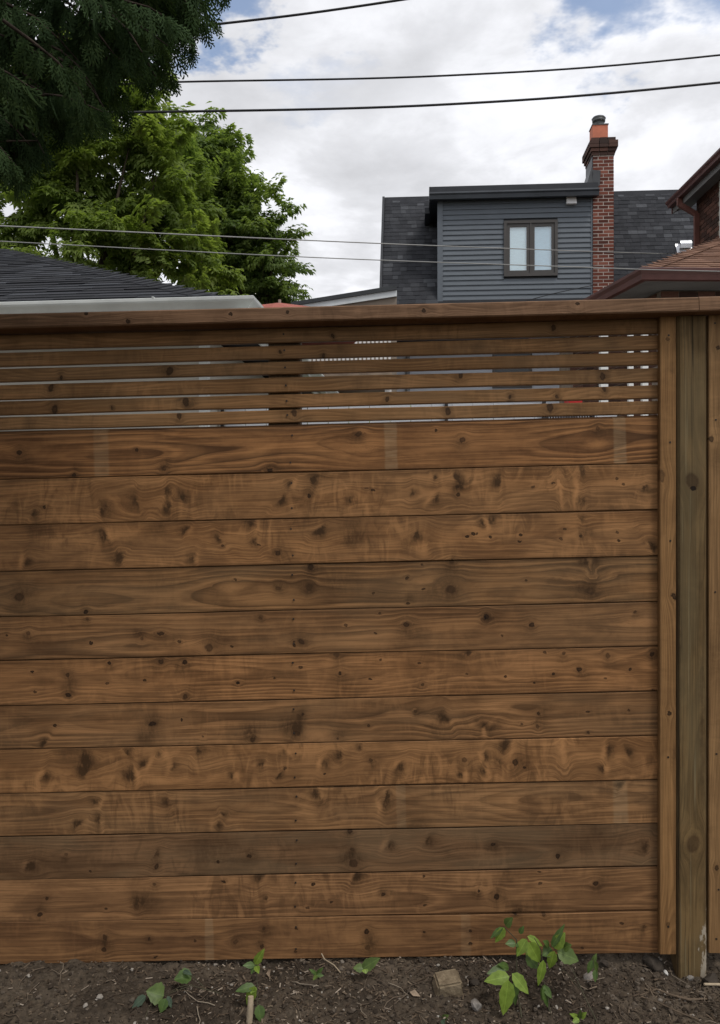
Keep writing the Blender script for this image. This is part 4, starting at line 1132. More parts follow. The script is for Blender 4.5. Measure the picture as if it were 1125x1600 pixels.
    # downspout at the far corner
    mb = MB(); s_ = [(-0.04, -0.03), (0.04, -0.03), (0.04, 0.03), (-0.04, 0.03)]
    xd = Xw - 0.045
    mb.sweep(s_, [(Xe + 0.06, Yf - 0.05, ze - 0.09), (Xe + 0.06, Yf - 0.05, ze - 0.22)], Vector((0, 1, 0)))
    mb.sweep(s_, [(Xe + 0.06, Yf - 0.05, ze - 0.20), (xd, Yf - 0.12, ze - 0.40)], Vector((0, 1, 0)))
    mb.sweep(s_, [(xd, Yf - 0.12, ze - 0.38), (xd, Yf - 0.12, 3.5)], Vector((0, 1, 0)))
    wobj('downspout', mb, plain('brown_pipe', (0.15, 0.062, 0.048), 0.45, 0.15, 4, 0.4), h)
    # ---- the low rear wing with its hip roof
    c0 = at(1008, 421, 9.3); zE = c0.z
    lf = at(914, 473, 10.75); left_dir = Vector((lf.x - c0.x, lf.y - c0.y, 0)).normalized()
    front_dir = Vector((1, 0.02, 0)).normalized()
    Lr, Lb = 7.0, 3.2
    fr_end = c0 + front_dir * Lr; bk_end = c0 + left_dir * Lb
    pit = 0.47; run = 2.6
    inn = (front_dir + left_dir)
    hipt = c0 + front_dir * run + left_dir * run + Vector((0, 0, pit * run))
    hipr = fr_end + left_dir * run + Vector((0, 0, pit * run))
    bkr = bk_end + front_dir * run + Vector((0, 0, pit * run))
    mb = MB(); dz = Vector((0, 0, -0.03))
    pts = [c0, fr_end, hipr, hipt, bk_end, bkr]
    mb.add(pts + [p + dz for p in pts], ((0, 1, 2, 3), (0, 3, 5, 4), (6, 9, 8, 7), (6, 10, 11, 9), (0, 6, 7, 1), (4, 10, 6, 0)))
    rf = wobj('lower_roof', mb, plain('brown_felt', (0.10, 0.055, 0.038), 0.9, 0.2, 10), h)
    upf = (left_dir * 1.0 + Vector((0, 0, pit))).normalized()
    # front slope shingles
    slope_up = Vector((left_dir.x, left_dir.y, pit)); run_len = slope_up.length; slope_u = slope_up.normalized()
    nrm = front_dir.cross(slope_u)
    slope_perp = (slope_u - front_dir * slope_u.dot(front_dir)).normalized()
    expo = 0.143; rows = int(run * run_len / expo) - 1
    k_ = slope_u.dot(front_dir)

    def spans(v):
        tt = v / (run * run_len) * run           # distance inwards
        a = tt * (1 + left_dir.dot(front_dir)); return [(a + 0.02, a + max(0.0, 2.3 - a * 0.35))]
    shingle_field(rf, c0 - RO, front_dir, slope_perp, rows, expo, SH_BROWN, 0.20, 0.36, spans, thick=0.012, rr=rr, limit=220)
    # hip caps
    hv = (hipt - c0).normalized(); nh = int((hipt - c0).length / 0.14)
    sd_ = Vector((hv.y, -hv.x, 0)).normalized(); w = 0.13
    mb = MB(); a0 = -sd_ * w + Vector((0, 0, -w * 0.3)); b0 = sd_ * w + Vector((0, 0, -w * 0.3)); e = hv * 0.24; u1 = Vector((0, 0, 0.028)); u2 = Vector((0, 0, 0.010)); u0 = Vector((0, 0, 0.006))
    mb.add([a0 + u1, u1 * 1.2, b0 + u1, a0 + e + u2, e + u2 * 1.2, b0 + e + u2, a0 + u0, u0, b0 + u0], ((0, 1, 4, 3), (1, 2, 5, 4), (6, 7, 1, 0), (7, 8, 2, 1)))
    me2 = mb.mesh('hip_cap_shingle'); me2.materials.append(SH_BROWN)
    for q in range(nh): link('hip_cap_shingle', me2, None, rf, c0 + hv * (0.14 * q) - RO)
    # gutters
    def run_gutter(a, b, outw):
        mb = MB(); prof = [(0.0, -0.13), (0.0, -0.005), (0.11, -0.005), (0.122, -0.012), (0.118, -0.045), (0.09, -0.08), (0.08, -0.13)]; n = len(prof)
        vs_ = [a[0] + outw * u * 1.0 + Vector((0, 0, v)) for u, v in prof]
        ve = [b + outw * u + Vector((0, 0, v)) for u, v in prof]
        return prof, vs_, ve, n
    of = Vector((front_dir.y, -front_dir.x, 0)); ol = Vector((-left_dir.y, left_dir.x, 0))
    if of.y > 0: of = -of
    if ol.x > 0: ol = -ol
    prof = [(0.0, -0.13), (0.0, -0.005), (0.085, -0.005), (0.098, -0.012), (0.095, -0.04), (0.07, -0.075), (0.06, -0.13)]; n = len(prof)
    A = [fr_end + of * u + Vector((0, 0, v)) for u, v in prof]; Bq = [c0 + (of + ol) * u + Vector((0, 0, v)) for u, v in prof]; Cq = [bk_end + ol * u + Vector((0, 0, v)) for u, v in prof]
    mb = MB(); mb.add(A + Bq + Cq, [(k * n + i, (k + 1) * n + i, (k + 1) * n + (i + 1) % n, k * n + (i + 1) % n) for k in range(2) for i in range(n)])
    mb.add(Bq + Cq, [tuple(range(n, 2 * n))])
    wobj('gutter', mb, m_mar, h)
    # soffit and wall of the wing
    ov = 0.42
    s0 = c0 + Vector((0, 0, -0.125)); pts = [s0, fr_end + Vector((0, 0, -0.125)), fr_end + left_dir * ov + Vector((0, 0, -0.125)), s0 + (front_dir + left_dir) * ov, bk_end + front_dir * ov + Vector((0, 0, -0.125)), bk_end + Vector((0, 0, -0.125))]
    mb = MB(); mb.add([p for p in pts] + [p + Vector((0, 0, 0.01)) for p in pts], ((0, 3, 2, 1), (0, 5, 4, 3), (6, 7, 8, 9), (6, 9, 10, 11)))
    wobj('soffit', mb, m_sof, h)
    wc = c0 + (front_dir + left_dir) * (ov - 0.02); zt2 = c0.z - 0.13
    q0, q1, q2, q3 = wc, fr_end + left_dir * (ov - 0.02), fr_end + left_dir * 2.5, bk_end + front_dir * (ov - 0.02)
    mb = MB(); pts = [(p.x, p.y, -0.1) for p in (q0, q1, q2, q3)] + [(p.x, p.y, zt2) for p in (q0, q1, q2, q3)]; mb.hexa([Vector(p) for p in pts])
    w2 = wobj('wall', mb, m_mort, h)
    z = zt2 - course; i = 0
    rz = math.atan2(front_dir.y, front_dir.x)
    while z > zt2 - 18 * course:
        x = -0.004 - (0.0 if i % 2 else 0.0); first = True
        while x < 1.75:
            ln = 0.106 if (first and i % 2) else 0.212
            p = wc + front_dir * x - left_dir * rr.uniform(0.008, 0.014); 
            link('brick', me, None, w2, Vector((p.x, p.y, z)) - RO, (0, 0, rz), (ln - 0.011, 0.09, course - 0.011))
            x += ln; first = False
        z -= course; i += 1
    rest = MB(); i = 0; zz_ = zt2 - course; side_n = front_dir
    Bm = Matrix((front_dir, Vector((-front_dir.y, front_dir.x, 0)), Vector((0, 0, 1)))).transposed().to_4x4()
    Bl = Matrix((left_dir, Vector((left_dir.y, -left_dir.x, 0)), Vector((0, 0, 1)))).transposed().to_4x4()
    while zz_ > 0.0:
        x0_ = 1.802 if zz_ > zt2 - 18 * course else 0.0
        x = x0_ + (0.106 if i % 2 else 0)
        while x < 6.3:
            p = wc + front_dir * x - left_dir * rr.uniform(0.008, 0.014); rest.box(0, 0.201, 0, 0.09, 0, course - 0.011, Matrix.Translation((p.x, p.y, zz_)) @ Bm); x += 0.212
        x = 0.1 + (0.106 if i % 2 else 0)
        while x < 2.3:
            p = wc + left_dir * x - front_dir * rr.uniform(0.006, 0.010); rest.box(0, 0.201, 0, 0.09, 0, course - 0.011, Matrix.Translation((p.x, p.y, zz_)) @ Bl); x += 0.212
        zz_ -= course; i += 1
    wobj('brick', rest, mbk, w2, kind='stuff', root=h)
    # white posts standing in the yard before the wing
    m_w = plain('white_paint', (0.72, 0.72, 0.70), 0.5, 0.05, 4)
    for px, Yp, wd, lab in ((943, 8.6, 0.075, 'widest of three white posts seen through the slats before the brick wing'), (985, 8.7, 0.05, 'middle one of three white posts seen through the slats'), (1007, 8.75, 0.06, 'white post seen through the slats closest to the trim strip')):
        x = (px - 562.5) / F * Yp; zp = CZ + (800 - 512) / F * Yp
        t = thing('yard_post', lab, 'post', (x, Yp, -0.02), 0, 'white posts in the yard')
        mb = MB(); mb.box(x - wd / 2, x + wd / 2, Yp - wd / 2, Yp + wd / 2, -0.1, zp); wobj('shaft', mb, m_w, t)
        mb = MB(); mb.box(x - wd * 0.65, x + wd * 0.65, Yp - wd * 0.65, Yp + wd * 0.65, zp + 0.001, zp + 0.03); wobj('cap', mb, m_w, t)


build_brick_house()


# ------------------------------------------------------------------ yard things beyond the fence
def build_yard():
    rr = random.Random(41)
    # low building whose white fascia climbs behind the cap rail
    Y = 14.5
    b = thing('shed', 'low tan shed with dark sloping roof edge and white fascia', 'shed', at(540, 800, Y) * 1 - Vector((0, 0, CZ)))
    l0, r0 = at(455, 473, Y), at(620, 446.5, Y); wv = [at(455, 479, Y), at(620, 453.5, Y)]; fv = [at(455, 488, Y), at(620, 463, Y)]
    def slab(a, b_, c, d, y0, y1):
        mb = MB(); mb.hexa([Vector((a.x, y0, a.z)), Vector((b_.x, y0, b_.z)), Vector((b_.x, y1, b_.z)), Vector((a.x, y1, a.z)), Vector((c.x, y0, c.z)), Vector((d.x, y0, d.z)), Vector((d.x, y1, d.z)), Vector((c.x, y1, c.z))]); return mb
    wobj('roof', slab(wv[0], wv[1], l0, r0, Y - 0.05, Y + 3), plain('shed_roof', (0.05, 0.055, 0.06), 0.8, 0.2, 6), b)
    wobj('fascia', slab(fv[0], fv[1], wv[0], wv[1], Y - 0.02, Y + 0.02), plain('shed_fascia', (0.62, 0.66, 0.68), 0.5, 0.06, 3), b)
    z0, z1 = at(455, 486, Y).z, at(620, 461, Y).z
    mb = MB(); xl, xr = l0.x + 0.1, r0.x; mb.hexa([Vector(q) for q in ((xl, Y + 0.03, -0.1), (xr, Y + 0.03, -0.1), (xr, Y + 2.9, -0.1), (xl, Y + 2.9, -0.1), (xl, Y + 0.03, z0), (xr, Y + 0.03, z1), (xr, Y + 2.9, z1), (xl, Y + 2.9, z0))])
    wobj('wall', mb, plain('shed_wall', (0.24, 0.20, 0.16), 0.8, 0.1, 4), b)
    # red patio umbrella, only its crown tops the cap rail
    p = at(437, 473, 11.0)
    u = thing('patio_umbrella', 'faded red patio umbrella showing just above the fence cap rail', 'umbrella', (p.x, p.y, -0.02))
    m_r = plain('faded_red_canvas', (0.33, 0.10, 0.075), 0.8, 0.12, 5)
    mb = MB(); n = 8; hub = Vector((p.x, p.y, p.z)); Rr = 1.25; dr = 0.42
    for i in range(n):
        a, b2 = 2 * math.pi * i / n, 2 * math.pi * (i + 1) / n
        pa = hub + Vector((Rr * math.cos(a), Rr * math.sin(a), -dr)); pb = hub + Vector((Rr * math.cos(b2), Rr * math.sin(b2), -dr)); pm = (pa + pb) / 2 + Vector((0, 0, 0.05))
        ma, mb2 = (hub + pa) / 2 + Vector((0, 0, 0.05)), (hub + pb) / 2 + Vector((0, 0, 0.05)); mm = (ma + mb2) / 2 - Vector((0, 0, 0.02))
        mb.add([hub, ma, mm, mb2, pa, pm, pb], ((0, 1, 2), (0, 2, 3), (1, 4, 5, 2), (2, 5, 6, 3)), False)
    wobj('canopy', mb, m_r, u)
    mb = MB(); mb.tube([(p.x, p.y, -0.02), (p.x, p.y, p.z + 0.04)], 0.02, 8); wobj('pole', mb, plain('umbrella_pole', (0.3, 0.25, 0.2), 0.5), u)
    # pale fence of vertical boards with black posts, seen through the slats
    Y = 6.9; zt = CZ + (800 - 630) / F * Y
    f = thing('pale_fence', 'pale grey board fence with black posts glimpsed through the slat gaps', 'fence', (1.0, Y, -0.02))
    m_p = plain('pale_boards', (0.50, 0.52, 0.55), 0.7, 0.06, 3)
    bw = 0.17; x = (352 - 562.5) / F * Y; me = MB(); me.box(0, bw - 0.006, 0, 0.02, 0, zt + 0.02); ms = me.mesh('fence_board'); ms.materials.append(m_p)
    while x < (935 - 562.5) / F * Y:
        link('fence_board', ms, None, f, Vector((x, Y + rr.uniform(0, 0.004), -0.02)) - Vector((1.0, Y, -0.02))); x += bw
    m_b = plain('black_post_paint', (0.02, 0.02, 0.022), 0.5)
    for px in (348, 697, 849):
        xx = (px - 562.5) / F * Y; mb = MB(); mb.box(xx - 0.012, xx + 0.012, Y - 0.04, Y - 0.002, -0.05, zt + 0.02); wobj('post', mb, m_b, f)
    # black picket guard standing in front of it at the right
    xx0, xx1 = (856 - 562.5) / F * 6.3, (922 - 562.5) / F * 6.3; zz = CZ + (800 - 648) / F * 6.3
    k = thing('black_railing', 'short black picket railing in front of the pale fence', 'railing', ((xx0 + xx1) / 2, 6.3, -0.02))
    for j in range(17):
        x = xx0 + (xx1 - xx0) * j / 16; mb = MB(); mb.box(x - 0.006, x + 0.006, 6.294, 6.306, 0.02, zz); wobj('picket', mb, m_b, k)
    mb = MB(); mb.box(xx0, xx1, 6.285, 6.2935, zz - 0.35, zz - 0.31); mb.box(xx0, xx1, 6.285, 6.2935, 0.1, 0.14); mb.box(xx0 - .03, xx0 - .008, 6.28, 6.32, -0.02, zz + .05); mb.box(xx1 + .008, xx1 + .03, 6.28, 6.32, -0.02, zz + .05); wobj('rail', mb, m_b, k)
    # red box on the pale fence
    xx = (892 - 562.5) / F * Y; zz = CZ + (800 - 632) / F * Y
    rb = thing('planter_box', 'small red planter box hooked over the pale fence', 'planter', (xx, Y, zt + 0.02 - 0.02))
    mb = MB(); mb.hexa([Vector(q) for q in ((xx - .045, Y - .14, zt - .10), (xx + .045, Y - .14, zt - .10), (xx + .045, Y - .004, zt - .10), (xx - .045, Y - .004, zt - .10), (xx - .06, Y - .16, zt + .045), (xx + .06, Y - .16, zt + .045), (xx + .06, Y - .004, zt + .045), (xx - .06, Y - .004, zt + .045))])
    wobj('box', mb, plain('red_plastic', (0.50, 0.03, 0.03), 0.4, 0.1, 4), rb)
    mb = MB(); mb.box(xx - 0.02, xx + 0.02, Y - 0.0035, Y + 0.035, zt + 0.002, zt + 0.012); mb.box(xx - 0.02, xx + 0.02, Y + 0.026, Y + 0.035, zt - 0.04, zt + 0.002); wobj('hook', mb, m_b, rb)
    # white deck railing left of the grey house
    Yr = 12.6
    x0, x1 = (468 - 562.5) / F * Yr, (612 - 562.5) / F * Yr; zt = CZ + (800 - 530) / F * Yr; zb = CZ + (800 - 575) / F * Yr
    d = thing('deck_railing', 'white balustrade of a raised deck glimpsed between fence slats', 'railing', ((x0 + x1) / 2, Yr, 0))
    m_w = plain('white_rail', (0.72, 0.70, 0.68), 0.5, 0.05, 4)
    mb = MB(); mb.box(x0, x1, Yr - 0.03, Yr + 0.03, zt, zt + 0.05); wobj('handrail', mb, m_w, d)
    mb = MB(); mb.box(x0, x1, Yr - 0.02, Yr + 0.02, zb - 0.05, zb); wobj('bottom_rail', mb, m_w, d)
    n = 22; mp = MB(); mp.box(-0.018, 0.018, -0.018, 0.018, 0, zt - zb); me = mp.mesh('baluster'); me.materials.append(m_w)
    for i in range(n):
        link('baluster', me, None, d, Vector((x0 + (x1 - x0) * (i + 0.5) / n, Yr, zb)) - Vector(((x0 + x1) / 2, Yr, 0)))
    mb = MB(); mb.box(x0, x1, Yr - 0.05, Yr + 1.2, zb - 0.25, zb - 0.055); wobj('deck', mb, plain('deck_wood', (0.25, 0.19, 0.14), 0.7), d)
    for x in (x0 + 0.05, x1 - 0.05):
        mb = MB(); mb.box(x - 0.05, x + 0.05, Yr + 0.05, Yr + 0.15, -0.1, zb - 0.251); wobj('deck_post', mb, m_w, d)


build_yard()


# ------------------------------------------------------------------ leaves and trees
def leaf_quads(mb, p, d, nrm, ln, w, fold=0.25, droop=0.3):
    """one pointed leaf, folded along its midrib"""
    d = d.normalized(); s = d.cross(nrm).normalized(); nrm = s.cross(d)
    a = p; m = p + d * (ln * 0.45) + nrm * (ln * 0.03); t = p + d * ln - Vector((0, 0, ln * droop)) * 0.6
    l1 = p + d * (ln * 0.42) + s * (w / 2) + nrm * (w * fold * 0.5); r1 = p + d * (ln * 0.42) - s * (w / 2) + nrm * (w * fold * 0.5)
    mb.add([a, l1, t, m, r1], ((0, 3, 1), (1, 3, 2), (0, 4, 3), (4, 2, 3)))


def rvec(rr): return Vector((rr.gauss(0, 1), rr.gauss(0, 1), rr.gauss(0, 1))).normalized()


def leafy_branch(seed, L=0.75, nleaf=30, ll=0.095, lw=0.046, m=None, mt=None):
    rr = random.Random(seed); mb = MB(); tw = MB()
    path = [Vector((L * t, 0.05 * math.sin(3 * t + seed), 0.10 * t - 0.16 * t * t)) for t in (0, 0.25, 0.5, 0.75, 1.0)]

    def P(t):
        k = min(int(t * 4), 3); f = t * 4 - k; return path[k].lerp(path[k + 1], f)
    for i in range(nleaf):
        t = rr.random() ** 0.75; base = P(t)
        dr = Vector((rr.uniform(0.1, 0.9), rr.choice((-1, 1)) * rr.uniform(0.3, 1), rr.uniform(-0.35, 0.55))).normalized()
        pl = rr.uniform(0.05, 0.18); q = base + dr * pl
        for j in range(rr.choice((3, 5, 5))):      # leaflets of a compound leaf
            side = (0, 1, -1, 1, -1)[j]; back = (0, 0, 0, 0.05, 0.05)[j]
            ax = Vector((dr.x, dr.y, dr.z - 0.4)).normalized(); sd = ax.cross(Vector((0, 0, 1))).normalized()
            d = (ax * (1.0 if j == 0 else 0.55) + sd * side * 0.8 + Vector((0, 0, -0.35)) + rvec(rr) * 0.2)
            leaf_quads(mb, q - dr * back, d, (Vector((0, 0, 1)) + rvec(rr) * 0.35), ll * rr.uniform(0.7, 1.15), lw * rr.uniform(0.8, 1.15))
    me = mb.mesh('leafy_branch'); me.materials.append(m)
    return me


def tree(name, label, px, Yt, clumps, meshes, mbark, seed, dens, group=None, ysp=1.0, count_max=290, stops=None):
    rr = random.Random(seed)
    base = Vector(((px - 562.5) / F * Yt, Yt, -0.12))
    t = thing(name, label, 'tree', base, 0, group)
    mb = MB(); top = 5.2
    mb.tube([(0, 0, -0.05), (0.03, 0.02, 1.2), (0.0, 0.05, 2.4), (0.08, 0, 3.6), (0.05, 0, top)], 0.2, 10, [1.25, 0.95, 0.85, 0.6, 0.25])
    lobj('trunk', mb, mbark, t)
    tot = sum(c[2] ** 2 for c in clumps); n = 0
    for (cx, cy, cr) in clumps:
        Yc = Yt + rr.uniform(-0.7, 0.7) * ysp
        c = at(cx, cy, Yc) - base; r = cr / F * Yc
        s = Vector((0.03, 0.02, rr.uniform(1.4, min(max(c.z - 0.5, 1.6), top - 0.4))))
        mb = MB(); mid = s.lerp(c, 0.55) + Vector((0, 0, -0.15))
        mb.tube([s, mid, mid.lerp(c, 0.6), c], 0.05, 7, [1.2, 0.8, 0.4, 0.12]); lobj('limb', mb, mbark, t)
        k = max(2, int(round(dens * cr ** 2 / tot)))
        for i in range(k):
            if n >= count_max: break
            v = rvec(rr); v.y *= 1.1
            p = c + Vector((v.x, v.y, v.z)) * r * rr.uniform(0.25, 0.85)
            yaw = math.atan2(v.y, v.x) + rr.uniform(-0.6, 0.6); pit = -v.z * 0.7 - rr.uniform(-0.1, 0.5)
            sc = rr.uniform(0.9, 1.25)
            p = p - (Matrix.Rotation(yaw, 3, 'Z') @ Vector((0.4 * sc, 0, 0)))
            link('leafy_branch', rr.choice(meshes), None, t, p, (rr.uniform(-0.4, 0.4), pit, yaw), (sc, sc, sc))['kind'] = 'stuff'; n += 1
    return t


def build_trees():
    bark = plain('bark', (0.085, 0.066, 0.050), 0.95, 0.4, 16, 0.1, bump=0.8, bsc=30)
    lm1 = leaf_mat('leaf_light', ((0.0, (0.130, 0.185, 0.048)), (0.5, (0.205, 0.275, 0.072)), (1.0, (0.300, 0.370, 0.115))), 0.58)
    lm2 = leaf_mat('leaf_mid', ((0.0, (0.095, 0.150, 0.046)), (0.5, (0.160, 0.225, 0.068)), (1.0, (0.240, 0.310, 0.096))), 0.55)
    A = [leafy_branch(s, 0.8, 70, 0.092, 0.044, lm1) for s in (1, 2, 3)]
    B = [leafy_branch(s, 0.75, 66, 0.084, 0.040, lm2) for s in (4, 5, 6)]
    c1 = [(40, 330, 70), (110, 300, 75), (180, 275, 75), (205, 215, 50), (250, 228, 40), (60, 235, 80), (140, 365, 70), (215, 345, 75), (262, 395, 62), (310, 420, 45), (268, 222, 26), (120, 160, 80), (20, 400, 60), (-60, 330, 60), (-120, 260, 50), (290, 350, 48), (-50, 200, 50), (245, 275, 50), (170, 415, 50), (100, 400, 50), (235, 430, 45), (330, 445, 35)]
    tree('box_elder_tree', 'light yellow green broadleaf tree behind the garage roof, under the dark cedar boughs', 120, 12.9, c1, A, bark, 3, 285)
    c2 = [(312, 266, 48), (300, 216, 34), (345, 266, 40), (351, 306, 40), (339, 320, 50), (380, 332, 42), (386, 380, 55), (418, 372, 36), (428, 340, 16), (436, 350, 16), (418, 425, 45), (446, 425, 16), (451, 440, 14), (372, 440, 55), (318, 340, 60), (305, 440, 60), (430, 450, 28), (345, 241, 18), (401, 455, 40), (300, 300, 50), (330, 400, 50)]
    tree('maple_tree', 'darker green broadleaf tree right of the light green one, its ragged edge against the sky', 370, 15.5, c2, B, bark, 4, 290)
    # bushes glimpsed through the slats
    for j, (px, Y, hh) in enumerate(((520, 9.5, 3.05), (575, 10.0, 2.95))):
        base = Vector(((px - 562.5) / F * Y, Y, -0.05)); rr = random.Random(70 + j)
        t = thing('shrub', ('green shrub behind the pale fence, left of the grey house', 'green shrub behind the pale fence, close to the grey house corner')[j], 'shrub', base, 0)
        mb = MB(); mb.tube([(0, 0, 0), (0.03, 0, 1.2), (0, 0, 2.2)], 0.04, 7, [1, 0.7, 0.3]); lobj('stem', mb, bark, t)
        for i in range(22):
            v = rvec(rr); p = Vector((v.x * 0.3, v.y * 0.3, hh - 0.75 + v.z * 0.45))
            link('leafy_branch', rr.choice(A), None, t, p, (rr.uniform(-.4, .4), rr.uniform(-0.6, 0.3), math.atan2(v.y, v.x)), (0.55,) * 3)['kind'] = 'stuff'


build_trees()


# ------------------------------------------------------------------ the cedar overhead at the left
def cedar_spray(mb, M, L, rr):
    """flat fan of scale-leaf branchlets along local x, in the local xy plane"""
    def strip(p, d, ln, w, z=0.0):
        s = Vector((-d.y, d.x, 0)) * (w / 2)
        q = p + d * ln
        def B(v):
            return M @ Vector((v.x, v.y, -0.9 * v.x * v.x / max(L, 0.01) * 0.35 - 0.7 * abs(v.y) * abs(v.y) / max(L, 0.01)))
        mb.add([B(p - s), B(p + s), B(p + d * (ln * 0.6) + s * 0.9), B(q), B(p + d * (ln * 0.6) - s * 0.9)], ((0, 1, 2, 3, 4),))
    n = int(L / 0.0085)
    strip(Vector((0, 0, 0)), Vector((1, 0, 0)), L, 0.0044)
    for i in range(n):
        t = (i + 0.5) / n; x = t * L; sg = 1 if i % 2 else -1
        bl = L * 0.52 * (1 - t) ** 0.75 * (0.55 + 0.45 * min(1, t * 5)) * rr.uniform(0.8, 1.15) + 0.007
        an = R(38) * sg; d = Vector((math.cos(an), math.sin(an), 0)); p = Vector((x, 0, 0))
        strip(p, d, bl, 0.0042)
        m = int(bl / 0.0075)
        for j in range(m):
            u = (j + 0.6) / (m + 0.3); s2 = 1 if (j + i) % 2 else -1
            an2 = an + R(34) * s2; d2 = Vector((math.cos(an2), math.sin(an2), 0))
            strip(p + d * (bl * u), d2, bl * 0.36 * (1 - u) + 0.006, 0.0040)


def cedar_branch(seed, L, nsp, sl, m, mtw):
    rr = random.Random(seed); mb = MB()
    def P(t): return Vector((L * t, 0.03 * math.sin(4 * t + seed), 0.04 * t - 0.22 * L * t * t))
    for i in range(nsp):
        t = 0.12 + 0.88 * (i + rr.random()) / nsp; p = P(t)
        yaw = rr.choice((-1, 1)) * rr.uniform(0.1, 0.9) * (1 - 0.6 * t); pit = rr.uniform(0.5, 1.45); roll = R(90) + rr.gauss(0, 0.55)
        M = Matrix.Translation(p) @ Matrix.Rotation(yaw, 4, 'Z') @ Matrix.Rotation(pit, 4, 'Y') @ Matrix.Rotation(roll, 4, 'X')
        cedar_spray(mb, M, sl * rr.uniform(0.7, 1.2), rr)
    nf = len(mb.f)
    mb.tube([P(t) for t in (0, 0.25, 0.5, 0.75, 1)], 0.0045, 5, [1.2, 1, 0.8, 0.6, 0.3])
    me = mb.mesh('cedar_branch'); me.materials.append(m); me.materials.append(mtw)
    mi = np.zeros(len(mb.f), dtype=np.int32); mi[nf:] = 1; me.polygons.foreach_set('material_index', mi)
    return me


def build_cedar():
    mleaf = leaf_mat('cedar_leaf', ((0.0, (0.022, 0.044, 0.017)), (0.6, (0.042, 0.076, 0.028)), (1.0, (0.085, 0.135, 0.045))), 0.25, 0.8)
    bark = plain('cedar_bark', (0.045, 0.035, 0.028), 0.95, 0.4, 20, 0.1, bump=0.8, bsc=40, scale=(1, 1, 0.25))
    base = Vector((-1.95, 1.75, -0.06))
    t = thing('cedar_tree', 'dark green cedar with drooping flat sprays hanging over the fence', 'tree', base)
    mb = MB(); mb.tube([(0, 0, -0.05), (0.02, 0.02, 1.4), (0.0, -0.02, 2.8), (0.03, 0, 4.5), (0, 0, 6.3)], 0.15, 12, [1.25, 0.95, 0.8, 0.5, 0.15]); lobj('trunk', mb, bark, t)
    ms = [cedar_branch(s, 0.30, 15, 0.082, mleaf, bark) for s in (1, 2, 3, 4)]
    mbig = [cedar_branch(s, 0.62, 52, 0.17, mleaf, bark) for s in (5, 6)]
    rr = random.Random(77)
    # crown edge read from the photograph: for a height, how far right the sprays reach
    edge = [(-300, 470), (-120, 410), (-30, 370), (10, 352), (40, 322), (75, 345), (95, 318), (120, 275), (145, 285), (170, 235), (200, 220), (230, 150), (255, 105), (280, 62), (305, 28), (320, 5)]

    def reach(y):
        for (a, b), (c, d) in zip(edge[:-1], edge[1:]):
            if a <= y <= c: return b + (d - b) * (y - a) / (c - a)
        return 0
    n = 0; tips = []
    # boughs that show in the picture
    while n < 184:
        y = rr.uniform(-110, 318); xr = reach(y)
        x = xr - abs(rr.gauss(0, 1)) * 70 + 6 if rr.random() < 0.5 else rr.uniform(-60, xr)
        if x < -80: continue
        near = x > xr - 60
        if vnoise(np.array([x / 42.0]), np.array([y / 42.0]), 9)[0] < (0.33 if near else 0.45) and x > 10: continue
        Y = rr.uniform(1.75, 2.42)
        tip = at(x, y, Y) - base
        yaw = rr.gauss(0.0, 0.55); pit = rr.uniform(0.1, 0.75); s = rr.uniform(0.6, 0.85) if near else rr.uniform(0.8, 1.15)
        M = Euler((rr.uniform(-0.6, 0.6), pit, yaw)).to_matrix()
        p = tip - M @ Vector((0.36 * s, 0, -0.10 * s))
        link('cedar_branch', rr.choice(ms), None, t, p, M.to_euler(), (s, s, s))['kind'] = 'stuff'; n += 1
    # rest of the crown, out of view, enlarged and thickened to shade the fence
    n = 0
    while n < 112:
        a = rr.uniform(0, 2 * math.pi); z = rr.uniform(2.15, 5.8); rad = (1.85 - 0.24 * (z - 2.2)) * math.sqrt(rr.uniform(0.08, 1))
        p = Vector((math.cos(a) * rad, math.sin(a) * rad, z))
        w = base + p; 
        q = p * 1.0; q.z = 0; q = q.normalized() if q.length > 0.01 else Vector((1, 0, 0))
        yaw = math.atan2(q.y, q.x) + rr.uniform(-0.5, 0.5); s = rr.uniform(1.1, 1.5)
        st = p - q * 0.45
        rot = Euler((rr.uniform(-.5, .5), rr.uniform(0.0, 0.6), yaw)); Mr = rot.to_matrix(); seen = False
        for u in (0, 0.25, 0.5, 0.75, 1.0):
            v = base + st + Mr @ Vector((0.62 * s * u, 0, 0.02 - 0.13 * s * u * u))
            if v.length < 0.9 or (abs(v.x) < 0.75 and -1.5 < v.y < 2.5 and v.z < 3.2): seen = True
            if v.y > 0.1:
                mg = F * 0.30 / v.y
                if -mg < 562.5 + F * v.x / v.y < 1125 + mg and -mg < 800 - F * (v.z - CZ) / v.y < 1600 + mg: seen = True
        if seen: continue
        link('cedar_branch', rr.choice(mbig), None, t, st, rot, (s, s, s))['kind'] = 'stuff'; n += 1
    # limbs
    for k, (px, py, Y, z0) in enumerate(((250, -40, 2.1, 3.2), (120, 50, 2.0, 2.75), (215, 110, 2.25, 2.6), (60, 220, 1.95, 2.25), (-60, -200, 1.4, 3.2), (130, 190, 2.15, 2.35), (180, -160, 1.9, 3.4))):
        e = at(px, py, Y) - base; s = Vector((0.05, 0, z0)); mid = s.lerp(e, 0.5) + Vector((0, 0, 0.07))
        mb = MB(); mb.tube([s, mid, s.lerp(e, 0.8), e], 0.012, 7, [1.4, 0.8, 0.4, 0.15]); lobj('limb', mb, bark, t)


build_cedar()


